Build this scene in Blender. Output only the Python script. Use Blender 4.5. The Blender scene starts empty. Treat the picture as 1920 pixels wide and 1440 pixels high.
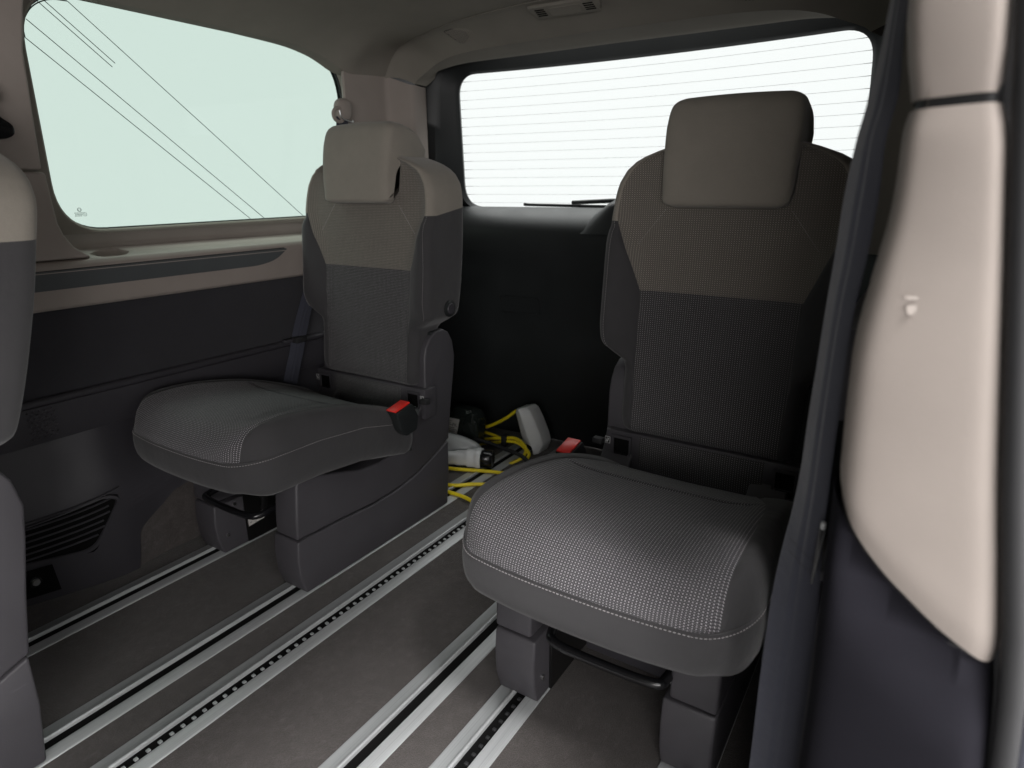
import bpy, bmesh, math, random
from mathutils import Vector, Matrix
random.seed(7)
R = math.radians
sc = bpy.context.scene
COL = sc.collection

# ------------------------------------------------------------------ camera
CAM = Vector((0.865, 0.0, 0.95))
YAW, PITCH, ROLL = R(32.686), R(17.067), R(-0.2346)
fwd = Vector((-math.sin(YAW)*math.cos(PITCH), math.cos(YAW)*math.cos(PITCH), -math.sin(PITCH)))
rgt = Vector((math.cos(YAW), math.sin(YAW), 0))
upv = rgt.cross(fwd)
rg2 = math.cos(ROLL)*rgt + math.sin(ROLL)*upv
up2 = -math.sin(ROLL)*rgt + math.cos(ROLL)*upv
cam_d = bpy.data.cameras.new('camera')
cam = bpy.data.objects.new('camera', cam_d)
COL.objects.link(cam)
m = Matrix.Identity(4)
for i in range(3):
    m[i][0], m[i][1], m[i][2], m[i][3] = rg2[i], up2[i], -fwd[i], CAM[i]
cam.matrix_world = m
cam_d.sensor_fit = 'HORIZONTAL'
cam_d.sensor_width = 36
cam_d.lens = 36*1198.6/1920
cam_d.clip_start = 0.02
cam_d.clip_end = 200
cam_d.dof.use_dof = True
cam_d.dof.focus_distance = 1.35
cam_d.dof.aperture_fstop = 4.5
sc.camera = cam

# ------------------------------------------------------------------ world and lamps (white photo studio)
w = bpy.data.worlds.new('World')
sc.world = w
w.use_nodes = True
wb = w.node_tree.nodes['Background']
wb.inputs[0].default_value = (0.985, 1.0, 0.995, 1)
wb.inputs[1].default_value = 1.02

def area_lamp(name, loc, target, sx, sy, power, col):
    d = bpy.data.lights.new(name, 'AREA')
    d.shape = 'RECTANGLE'; d.size = sx; d.size_y = sy; d.energy = power; d.color = col
    o = bpy.data.objects.new(name, d)
    COL.objects.link(o)
    o.location = loc
    o.rotation_euler = (Vector(target)-Vector(loc)).to_track_quat('-Z', 'Y').to_euler()
    return o
area_lamp('studio_key_softbox', (1.75, -2.4, 1.05), (0.1, 1.0, 0.6), 1.2, 0.9, 36, (1.0, 0.97, 0.96))
area_lamp('studio_fill_softbox', (2.6, -1.6, 1.05), (-0.2, 0.9, 0.6), 1.2, 0.9, 42, (1.0, 0.97, 0.96))
area_lamp('studio_side_softbox', (3.2, 0.0, 1.15), (0.6, 0.45, 0.8), 1.2, 1.2, 9, (1.0, 0.97, 0.96))
area_lamp('studio_edge_softbox', (2.5, 1.0, 1.3), (0.93, 0.5, 0.9), 0.9, 1.8, 150, (1.0, 0.98, 0.97))
area_lamp('studio_overhead_softbox', (2.0, 0.25, 3.3), (0.55, 0.45, 0.0), 1.5, 0.55, 410, (1.0, 0.98, 0.975))
area_lamp('studio_ceiling_softbox', (0.4, 0.6, 3.4), (0.4, 0.6, 0.0), 6.0, 7.5, 660, (1.0, 0.995, 0.985))

sc.view_settings.view_transform = 'Standard'
sc.view_settings.look = 'None'
sc.view_settings.gamma = 1
sc.view_settings.exposure = 0.0
sc.cycles.use_denoising = True
sc.cycles.max_bounces = 10
sc.cycles.diffuse_bounces = 6
sc.cycles.transparent_max_bounces = 12
sc.cycles.sample_clamp_indirect = 4

# ------------------------------------------------------------------ materials
MATS = {}
class NT:
    def __init__(s, name):
        s.m = bpy.data.materials.new(name); s.m.use_nodes = True
        s.t = s.m.node_tree; s.n = s.t.nodes; s.l = s.t.links
        s.b = s.n['Principled BSDF']; s.out = s.n['Material Output']
    def node(s, typ, **kw):
        n = s.n.new(typ)
        for k, v in kw.items():
            if k.startswith('i_'):
                n.inputs[int(k[2:])].default_value = v
            else:
                setattr(n, k, v)
        return n
    def math(s, op, a, b=None, c=None):
        n = s.node('ShaderNodeMath', operation=op)
        for i, v in enumerate((a, b, c)):
            if v is None: continue
            if isinstance(v, (int, float)): n.inputs[i].default_value = v
            else: s.l.new(v, n.inputs[i])
        return n.outputs[0]
    def mix(s, fac, a, b):
        n = s.node('ShaderNodeMix', data_type='RGBA')
        for i, v in ((0, fac), (6, a), (7, b)):
            if isinstance(v, (int, float)): n.inputs[i].default_value = v
            elif isinstance(v, tuple): n.inputs[i].default_value = (*v, 1) if len(v) == 3 else v
            else: s.l.new(v, n.inputs[i])
        return n.outputs[2]
    def noise(s, vec, scale, detail=4, rough=.55):
        n = s.node('ShaderNodeTexNoise')
        n.inputs['Scale'].default_value = scale; n.inputs['Detail'].default_value = detail
        n.inputs['Roughness'].default_value = rough
        if vec is not None: s.l.new(vec, n.inputs['Vector'])
        return n.outputs['Fac']
    def bump(s, h, strength, dist):
        n = s.node('ShaderNodeBump'); n.inputs['Strength'].default_value = strength
        n.inputs['Distance'].default_value = dist
        s.l.new(h, n.inputs['Height']); s.l.new(n.outputs[0], s.b.inputs['Normal'])
    def ramp(s, f, lo, hi):
        n = s.node('ShaderNodeMapRange', interpolation_type='SMOOTHSTEP'); n.inputs[1].default_value = lo; n.inputs[2].default_value = hi
        s.l.new(f, n.inputs[0]); return n.outputs[0]

def plastic(name, col, rough=.55, grain=700, gs=.25, spec=.4, var=.08, scuff=.12):
    k = NT(name); co = k.node('ShaderNodeTexCoord').outputs['Object']
    big = k.noise(co, 9, 3)
    c2 = tuple(c*(1-var*2) for c in col); c3 = tuple(min(1, c*(1+var)) for c in col)
    k.l.new(k.mix(big, c2, c3), k.b.inputs['Base Color'])
    fine = k.noise(co, grain, 2)
    mp_ = k.node('ShaderNodeMapping'); mp_.inputs['Scale'].default_value = (90, 14, 60); mp_.inputs['Rotation'].default_value = (.5, .3, .2); k.l.new(co, mp_.inputs[0])
    scr = k.math('MULTIPLY', k.ramp(k.noise(mp_.outputs[0], 1, 5, .6), .66, .74), k.ramp(k.noise(co, 5, 2), .5, .62))
    old = k.b.inputs['Base Color'].links[0].from_socket
    k.l.new(k.mix(k.math('MULTIPLY', scr, scuff), old, tuple(min(1, c*1.7+.02) for c in col)), k.b.inputs['Base Color'])
    k.bump(fine, gs, .0006)
    r = k.math('MULTIPLY_ADD', big, .16, rough-.08); k.l.new(r, k.b.inputs['Roughness'])
    k.b.inputs['Specular IOR Level'].default_value = spec
    MATS[name] = k.m
    return k.m

def fabric(name, col, dots=None, dcol=(.4, .38, .36), sheen=.15, rough=.9, a=.0050, b=.0043, dsz=.255):
    k = NT(name); tc = k.node('ShaderNodeTexCoord'); co = tc.outputs['Object']
    big = k.noise(co, 14, 4); fine = k.noise(co, 900, 2)
    base = k.mix(big, tuple(c*.86 for c in col), tuple(c*1.12 for c in col))
    base = k.mix(k.math('MULTIPLY', fine, .5), base, tuple(c*.55 for c in col))
    h = fine
    if dots:
        sep = k.node('ShaderNodeSeparateXYZ'); k.l.new(tc.outputs['UV'], sep.inputs[0])
        u = k.math('DIVIDE', sep.outputs[0], a); v = k.math('DIVIDE', sep.outputs[1], b)
        def lattice(o_, rad):
            fx = k.math('SUBTRACT', k.math('FRACT', k.math('ADD', u, o_)), .5)
            fy = k.math('MULTIPLY', k.math('SUBTRACT', k.math('FRACT', k.math('ADD', v, o_)), .5), b/a)
            d = k.math('SQRT', k.math('ADD', k.math('MULTIPLY', fx, fx), k.math('MULTIPLY', fy, fy)))
            return k.ramp(d, rad, rad*.55)
        vary = k.math('MULTIPLY_ADD', k.noise(co, 260, 2), .8, .45)
        mk = k.math('MULTIPLY', k.math('ADD', lattice(0., dsz), k.math('MULTIPLY', lattice(.5, dsz*.8), .32)), vary)
        mk.node.use_clamp = True
        base = k.mix(mk, base, dcol)
        h = k.math('ADD', k.math('MULTIPLY', fine, .35), mk)
    k.l.new(base, k.b.inputs['Base Color'])
    k.bump(h, .5 if dots else .3, .0008)
    b1 = k.b.inputs['Normal'].links[0].from_node
    b2 = k.node('ShaderNodeBump'); b2.inputs['Strength'].default_value = .35; b2.inputs['Distance'].default_value = .006
    k.l.new(k.noise(co, 22, 3, .5), b2.inputs['Height']); k.l.new(b2.outputs[0], b1.inputs['Normal'])
    k.b.inputs['Roughness'].default_value = rough
    k.b.inputs['Specular IOR Level'].default_value = .15
    k.b.inputs['Sheen Weight'].default_value = sheen
    k.b.inputs['Sheen Roughness'].default_value = .5
    MATS[name] = k.m
    return k.m

def simple(name, col, rough=.5, metal=0., spec=.5, emis=None):
    k = NT(name)
    co = k.node('ShaderNodeTexCoord').outputs['Object']
    n = k.noise(co, 25, 3)
    k.l.new(k.mix(n, tuple(c*.88 for c in col), tuple(min(1, c*1.1) for c in col)), k.b.inputs['Base Color'])
    k.b.inputs['Roughness'].default_value = rough; k.b.inputs['Metallic'].default_value = metal
    k.b.inputs['Specular IOR Level'].default_value = spec
    MATS[name] = k.m
    return k.m

def glass(name, tint, gloss=.05):
    k = NT(name)
    k.n.remove(k.b)
    tr = k.node('ShaderNodeBsdfTransparent'); tr.inputs[0].default_value = (*tint, 1)
    gl = k.node('ShaderNodeBsdfGlossy'); gl.inputs['Roughness'].default_value = .02
    mx = k.node('ShaderNodeMixShader'); mx.inputs[0].default_value = gloss
    k.l.new(tr.outputs[0], mx.inputs[1]); k.l.new(gl.outputs[0], mx.inputs[2]); k.l.new(mx.outputs[0], k.out.inputs[0])
    MATS[name] = k.m

BEIGE = (.30, .262, .236)
plastic('beige_trim', BEIGE, .7, 600, .35, .25)
plastic('scuffed_beige', (.335, .297, .27), .8, 300, .3, .2)
plastic('headliner_felt', (.225, .207, .18), .95, 900, .5, .1)
plastic('dark_trim', (.041, .039, .045), .5, 650, .35, .4, .1)
plastic('pedestal_plastic', (.056, .053, .059), .48, 700, .45, .4, .1, .35)
plastic('black_trim', (.016, .018, .0185), .48, 800, .3, .35, .1)
plastic('pillar_dark', (.011, .0105, .014), .8, 650, .3, .08, .1)
plastic('black_gloss', (.008, .008, .009), .22, 300, .05, .5, .1)
plastic('strip_insert', (.075, .082, .085), .42, 500, .15, .4, .1)
fabric('fabric_beige', (.262, .238, .204))
fabric('fabric_beige_dots', (.122, .110, .096), True, (.36, .33, .29))
fabric('fabric_dark', (.052, .0505, .0525))
fabric('fabric_lit_dots', (.050, .048, .052), True, (.42, .405, .42))  # cushion copy of the cloth, light sheen put into brighter dots
fabric('fabric_shaded_dots', (.038, .037, .038), True, (.28, .27, .275))  # same cloth for the backs, weaker light put into dimmer dots
fabric('panel_cloth', (.040, .039, .044))
fabric('webbing', (.044, .046, .061), sheen=.25)
simple('rubber', (.012, .012, .013), .7)
simple('black_paint', (.006, .006, .006), .28)
simple('slot_black', (.004, .004, .004), .8, 0, .1)
simple('red_plastic', (.75, .028, .02), .35)
simple('thread', (.36, .34, .34), .8, 0, .2)
simple('yellow_cable', (.78, .62, .015), .45)
simple('grey_white_plastic', (.66, .67, .67), .42)
simple('clear_ribbed', (.42, .43, .43), .25)
simple('label_paper', (.55, .53, .50), .6)
simple('white_print', (.62, .62, .62), .6)
simple('black_print', (.02, .022, .022), .7)
simple('wire_print', (.02, .045, .035), .6)
simple('heater_print', (.16, .16, .16), .7)
simple('bag_film', (.012, .016, .014), .16, 0, .6)
simple('light_block_grey', (.20, .20, .20), .6)  # for the unseen floor and walls that block light
simple('steel', (.6, .6, .6), .3, 1)
glass('side_glass', (.815, .893, .855), .03)
glass('rear_glass', (.965, .99, .98), .02)

k = NT('aluminium'); co = k.node('ShaderNodeTexCoord').outputs['Object']
mp = k.node('ShaderNodeMapping'); mp.inputs['Scale'].default_value = (400, 3, 400); k.l.new(co, mp.inputs[0])
st = k.noise(mp.outputs[0], 1, 4); bg = k.noise(co, 6, 4)
k.l.new(k.mix(k.math('MULTIPLY', k.ramp(st, .45, .75), .5), k.mix(bg, (.37, .385, .39), (.48, .49, .495)), (.26, .27, .275)), k.b.inputs['Base Color'])
k.l.new(k.math('MULTIPLY_ADD', st, .2, .36), k.b.inputs['Roughness'])
k.b.inputs['Metallic'].default_value = .35
k.bump(st, .08, .0004)
MATS['aluminium'] = k.m

k = NT('carpet'); co = k.node('ShaderNodeTexCoord').outputs['Object']
n1 = k.noise(co, 5, 5, .6); n2 = k.noise(co, 38, 4, .65); n3 = k.noise(co, 420, 4, .75)
mp = k.node('ShaderNodeMapping'); mp.inputs['Scale'].default_value = (1, .45, 1); mp.inputs['Rotation'].default_value = (0, 0, .5); k.l.new(co, mp.inputs[0])
n4 = k.noise(mp.outputs[0], 90, 3, .6)
c = k.mix(k.ramp(n1, .3, .72), (.058, .050, .047), (.078, .069, .065))
c = k.mix(k.math('MULTIPLY', k.ramp(n2, .42, .75), .45), c, (.115, .103, .097))
c = k.mix(k.math('MULTIPLY', k.ramp(n3, .40, .62), .60), c, (.036, .031, .029))
c = k.mix(k.math('MULTIPLY', k.ramp(n4, .58, .75), .25), c, (.155, .141, .135))
k.l.new(c, k.b.inputs['Base Color'])
k.bump(k.math('ADD', n3, k.math('MULTIPLY', n2, .8)), .8, .002)
k.b.inputs['Roughness'].default_value = 1; k.b.inputs['Specular IOR Level'].default_value = .05
k.b.inputs['Sheen Weight'].default_value = .25
MATS['carpet'] = k.m

# ------------------------------------------------------------------ mesh helpers
def lerp(a, b, t): return a+(b-a)*t
def sstep(a, b, x):
    t = max(0, min(1, (x-a)/(b-a))); return t*t*(3-2*t)
def interp(tab, x):
    if x <= tab[0][0]: return tab[0][1]
    for (x0, y0), (x1, y1) in zip(tab, tab[1:]):
        if x <= x1: return lerp(y0, y1, (x-x0)/(x1-x0)) if x1 > x0 else y1
    return tab[-1][1]
def smooth_interp(tab, x):
    """Catmull-Rom through the table points"""
    n = len(tab)
    if x <= tab[0][0]: return tab[0][1]
    if x >= tab[-1][0]: return tab[-1][1]
    for i in range(n-1):
        if x <= tab[i+1][0]:
            x0, y0 = tab[i]; x1, y1 = tab[i+1]; h = x1-x0; t = (x-x0)/h
            m0 = (y1-tab[i-1][1])/(x1-tab[i-1][0]) if i > 0 else (y1-y0)/h
            m1 = (tab[i+2][1]-y0)/(tab[i+2][0]-x0) if i < n-2 else (y1-y0)/h
            return (2*t**3-3*t*t+1)*y0+(t**3-2*t*t+t)*h*m0+(-2*t**3+3*t*t)*y1+(t**3-t*t)*h*m1

def link(name, me, mat, parent=None, smooth=35):
    o = bpy.data.objects.new(name, me)
    COL.objects.link(o)
    if mat: me.materials.append(MATS[mat])
    if smooth:
        for p in me.polygons: p.use_smooth = True
        me.set_sharp_from_angle(angle=R(smooth))
    if parent: o.parent = parent
    return o
def from_bm(name, bm, mat, parent=None, smooth=35, recalc=True):
    if recalc: bmesh.ops.recalc_face_normals(bm, faces=bm.faces)
    me = bpy.data.meshes.new(name); bm.to_mesh(me); bm.free()
    return link(name, me, mat, parent, smooth)
def from_data(name, vs, fs, mat, parent=None, smooth=35, uvs=None, recalc=True):
    me = bpy.data.meshes.new(name); me.from_pydata([tuple(v) for v in vs], [], fs)
    if uvs:
        ul = me.uv_layers.new(name='UVMap')
        for lp in me.loops: ul.data[lp.index].uv = uvs[lp.vertex_index]
    if recalc:
        bm = bmesh.new(); bm.from_mesh(me); bmesh.ops.recalc_face_normals(bm, faces=bm.faces); bm.to_mesh(me); bm.free()
    return link(name, me, mat, parent, smooth)
def add_box(bm, x0, x1, y0, y1, z0, z1, bev=0, seg=2):
    mat = Matrix.Translation(((x0+x1)/2, (y0+y1)/2, (z0+z1)/2)) @ Matrix.Diagonal((abs(x1-x0), abs(y1-y0), abs(z1-z0), 1))
    r = bmesh.ops.create_cube(bm, size=1, matrix=mat)
    if bev:
        es = list({e for v in r['verts'] for e in v.link_edges})
        bmesh.ops.bevel(bm, geom=es, offset=bev, segments=seg, profile=.5, affect='EDGES')
def box(name, b, mat, parent=None, bev=.002, seg=2):
    bm = bmesh.new(); add_box(bm, *b, bev, seg)
    return from_bm(name, bm, mat, parent)
def prism_bm(prof, axis, lo, hi, bev=0, seg=2, bm=None):
    """closed polygon prof, extruded along axis ('x': prof=(y,z); 'y': (x,z); 'z': (x,y))"""
    bm = bm or bmesh.new()
    def P(a, b, c):
        return {'x': (c, a, b), 'y': (a, c, b), 'z': (a, b, c)}[axis]
    n = len(prof)
    v0 = [bm.verts.new(P(a, b, lo)) for a, b in prof]; v1 = [bm.verts.new(P(a, b, hi)) for a, b in prof]
    bm.faces.new(v0); bm.faces.new(v1[::-1])
    for i in range(n): bm.faces.new((v0[i], v0[(i+1) % n], v1[(i+1) % n], v1[i]))
    bmesh.ops.recalc_face_normals(bm, faces=bm.faces)
    if bev:
        vs = set(v0+v1)
        es = [e for e in bm.edges if e.verts[0] in vs and e.verts[1] in vs and len(e.link_faces) == 2 and e.calc_face_angle(0) > R(25)]
        bmesh.ops.bevel(bm, geom=es, offset=bev, segments=seg, profile=.5, affect='EDGES', clamp_overlap=True)
    return bm
def prism(name, prof, axis, lo, hi, mat, parent=None, bev=0, seg=2, smooth=35):
    return from_bm(name, prism_bm(prof, axis, lo, hi, bev, seg), mat, parent, smooth)
def round_poly(pts, r, seg=6):
    """polygon with corners rounded; r a number or a list"""
    out = []; n = len(pts)
    for i, p in enumerate(pts):
        rr = r[i] if isinstance(r, (list, tuple)) else r
        p = Vector(p); a = Vector(pts[i-1])-p; b = Vector(pts[(i+1) % n])-p
        if rr <= 0: out.append(tuple(p)); continue
        d = min(rr, a.length*.48, b.length*.48)
        a = p+a.normalized()*d; b = p+b.normalized()*d
        for j in range(seg+1):
            t = j/seg; out.append(tuple(a*(1-t)**2+p*2*t*(1-t)+b*t*t))
    return out
def crom(pts, n=8):
    """smooth a polyline"""
    P = [Vector(p) for p in pts]; out = []
    for i in range(len(P)-1):
        p0 = P[i-1] if i else P[i]*2-P[i+1]; p1, p2 = P[i], P[i+1]; p3 = P[i+2] if i+2 < len(P) else P[i+1]*2-P[i]
        for j in range(n):
            t = j/n
            out.append(.5*((2*p1)+(-p0+p2)*t+(2*p0-5*p1+4*p2-p3)*t*t+(-p0+3*p1-3*p2+p3)*t**3))
    out.append(P[-1]); return out
def tube_bm(pts, r, sides=10, bm=None, closed=False):
    bm = bm or bmesh.new(); P = [Vector(p) for p in pts]; rings = []; up = Vector((0, 0, 1)); n = len(P)
    nrm = None
    for i, p in enumerate(P):
        t = (P[(i+1) % n]-P[i-1]) if closed else (P[min(i+1, n-1)]-P[max(i-1, 0)])
        t.normalize()
        if nrm is None: nrm = t.cross(up) if abs(t.z) < .95 else t.cross(Vector((1, 0, 0)))
        nrm = (nrm-t*nrm.dot(t)).normalized(); bi = t.cross(nrm)
        rr = r[i] if isinstance(r, (list, tuple)) else r
        rings.append([bm.verts.new(p+nrm*math.cos(a)*rr+bi*math.sin(a)*rr) for a in (2*math.pi*k/sides for k in range(sides))])
    for i in range(n if closed else n-1):
        A, B = rings[i], rings[(i+1) % n]
        for k in range(sides): bm.faces.new((A[k], A[(k+1) % sides], B[(k+1) % sides], B[k]))
    if not closed: bm.faces.new(rings[0][::-1]); bm.faces.new(rings[-1])
    return bm
def tube(name, pts, r, mat, parent=None, sides=10, smooth_n=0):
    return from_bm(name, tube_bm(crom(pts, smooth_n) if smooth_n else pts, r, sides), mat, parent, 60)
def grid(name, rows, mat, parent=None, smooth=50, thick=0, closed=False):
    vs = [Vector(p) for r in rows for p in r]; n = len(rows[0]); fs = []
    for i in range(len(rows)-1):
        for j in range(n if closed else n-1):
            j2 = (j+1) % n
            fs.append((i*n+j, i*n+j2, (i+1)*n+j2, (i+1)*n+j))
    o = from_data(name, vs, fs, mat, parent, smooth, recalc=False)
    if thick:
        md = o.modifiers.new('thick', 'SOLIDIFY'); md.thickness = abs(thick); md.offset = 1 if thick > 0 else -1
    return o
def loft(rows, key, names, parent, caps=(None, None), uv=None, flip=False):
    """closed rings; key(i, j) -> part name; names: part -> (object name, material, parent part or None)"""
    n = len(rows[0]); groups = {}
    for i in range(len(rows)-1):
        for j in range(n):
            groups.setdefault(key(i, j), []).append(((i, j), (i, (j+1) % n), (i+1, (j+1) % n), (i+1, j)))
    caps_f = {}
    for c, i in ((caps[0], 0), (caps[1], len(rows)-1)):
        if c: groups.setdefault(c, []).append(tuple((i, j) for j in range(n)))
    made = {}
    for g in names:
        if g not in groups: continue
        ids = {}; vs = []; uvs = []; fs = []
        for f in groups[g]:
            ff = []
            for q in f:
                if q not in ids:
                    ids[q] = len(vs); vs.append(rows[q[0]][q[1]])
                    uvs.append(uv(q[0], q[1]) if uv else (0, 0))
                ff.append(ids[q])
            fs.append(tuple(ff if flip else ff[::-1]))
        nm, mt, pp = names[g]
        made[g] = from_data(nm, vs, fs, mt, made[pp] if pp else parent, 50, uvs, recalc=False)
    return made
def empty(name, loc=(0, 0, 0), rot=(0, 0, 0)):
    o = bpy.data.objects.new(name, None); COL.objects.link(o); o.location = loc; o.rotation_euler = rot
    o.empty_display_size = .1
    return o
def tag(o, label=None, cat=None, group=None, kind=None):
    for kk, v in (('label', label), ('category', cat), ('group', group), ('kind', kind)):
        if v: o[kk] = v
    return o
def copy_tree(o, parent=None):
    c = o.copy(); COL.objects.link(c); c.parent = parent
    for ch in list(o.children): copy_tree(ch, c)
    return c
def text_mesh(name, s, size, mat, parent, M):
    cu = bpy.data.curves.new(name, 'FONT'); cu.body = s; cu.size = size; cu.align_x = 'CENTER'; cu.align_y = 'CENTER'
    t = bpy.data.objects.new('tmp', cu); COL.objects.link(t)
    dg = bpy.context.evaluated_depsgraph_get()
    me = bpy.data.meshes.new_from_object(t.evaluated_get(dg)); bpy.data.objects.remove(t)
    me.transform(M)
    return link(name, me, mat, parent, 0)
def stitch(name, pts, parent, dash=.0035, gap=.0025, wdt=.0012, mat='thread'):
    """short thread dashes along a polyline"""
    bm = bmesh.new(); P = [Vector(p) for p in pts]; acc = 0; on = True; seg = []
    step = .0008; cur = P[0]; i = 0; path = []
    for a, b in zip(P, P[1:]):
        L = (b-a).length; nn = max(1, int(L/step))
        for q in range(nn): path.append(a.lerp(b, q/nn))
    d = int(dash/step); g = int(gap/step); q = 0
    while q+d < len(path):
        a, b = path[q], path[q+d]
        t = (b-a)
        if t.length > 1e-6:
            t.normalize(); s1 = t.cross(Vector((.3, .2, 1))).normalized()*wdt/2; s2 = t.cross(s1).normalized()*wdt/2
            A = [bm.verts.new(a+x) for x in (s1, s2, -s1, -s2)]; B = [bm.verts.new(b+x) for x in (s1, s2, -s1, -s2)]
            for kk in range(4): bm.faces.new((A[kk], A[(kk+1) % 4], B[(kk+1) % 4], B[kk]))
            bm.faces.new(A[::-1]); bm.faces.new(B)
        q += d+g
    return from_bm(name, bm, mat, parent, 0)

# ================================================================== THE SETTING
# ---- floor carpet
Y0, Y1 = -1.25, 2.16
rows = []
for i in range(70):
    y = lerp(Y0, Y1, i/69)
    rows.append([(lerp(-.86, .86, j/40), y, .0012*math.sin(i*1.7+j*.9)*math.sin(j*.6-i*.23)) for j in range(41)])
floor = grid('floor', rows, 'carpet')
tag(floor, kind='structure')
sf = box('light_block_floor', (-7, 8, -8, 9, -.52, -.50), 'light_block_grey', None, 0); tag(sf, kind='structure')  # unseen floor added to cut light rising to the ceiling
tag(box('light_block_wall', (4.6, 4.7, -5.0, 8.0, -.5, 3.3), 'light_block_grey', None, 0), kind='structure')  # unseen wall added to block world light through the open door
tag(box('light_block_wall', (-6.0, 4.6, -5.1, -5.0, -.5, 3.3), 'light_block_grey', None, 0), kind='structure')  # second unseen wall, added to block light from the front
tag(box('light_block_front', (-.9, .86, Y0-.03, Y0, -.05, 1.5), 'black_trim', None, 0), kind='structure')  # unseen dark panel added to keep light out at the front
tag(box('floor_pan', (-.9, .9, Y0, 2.2, -.06, -.006), 'rubber'), kind='structure')

# ---- aluminium seat rails
def make_rail(x, label, teeth):
    r = empty('floor_rail', (x, 0, 0))
    tag(r, label, 'rail', 'aluminium rails let into the floor')
    hw = .044
    ya, yb = Y0, 2.02
    prism('flange', [(-hw, .0005), (-hw+.002, .0035), (-.0165, .0055), (-.0125, .0095), (-.0090, .0095), (-.0070, .0075), (-.0070, .0005)], 'y', ya, yb, 'aluminium', r, .0006, 1, 25)
    prism('flange', [(hw, .0005), (hw-.002, .003), (.0165, .0042), (.0145, .0042), (.0140, .0035), (.0140, .0005)], 'y', ya, yb, 'aluminium', r, .0006, 1, 25)
    box('slot', (-.0072, .0142, ya, yb, .0003, .0012), 'slot_black', r, 0)
    if teeth:
        me = None; n = 0
        y = .25
        while y < 1.62 and n < 70:
            if me is None:
                t = box('tooth', (.0035, .0110, -.0034, .0034, .001, .0048), teeth, r, .0012, 2); me = t.data
            else:
                t = bpy.data.objects.new('tooth', me); COL.objects.link(t); t.parent = r
            t.location = (0, y, 0)
            y += .0215; n += 1
    return r
make_rail(-.655, 'aluminium floor rail nearest the wall, under the outer leg of the far seat', None)
make_rail(-.325, 'aluminium floor rail running under the inboard leg of the far seat', None)
make_rail(-.165, 'toothed aluminium floor rail just inboard of the far seat, fully uncovered', 'aluminium')
make_rail(.165, 'plain aluminium floor rail just left of the near seat', None)
make_rail(.325, 'aluminium floor rail under the left leg of the near seat', 'rubber')
make_rail(.655, 'floor rail under the right leg of the near seat', None)

KW = (.865+.88)/(.865+.83)
WIN = [(a*KW, .95+(b-.95)*KW) for a, b in round_poly([(.706, .858), (1.609, .866), (1.614, 1.360), (.712, 1.360)], [.105, .05, .15, .125], 10)]

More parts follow.
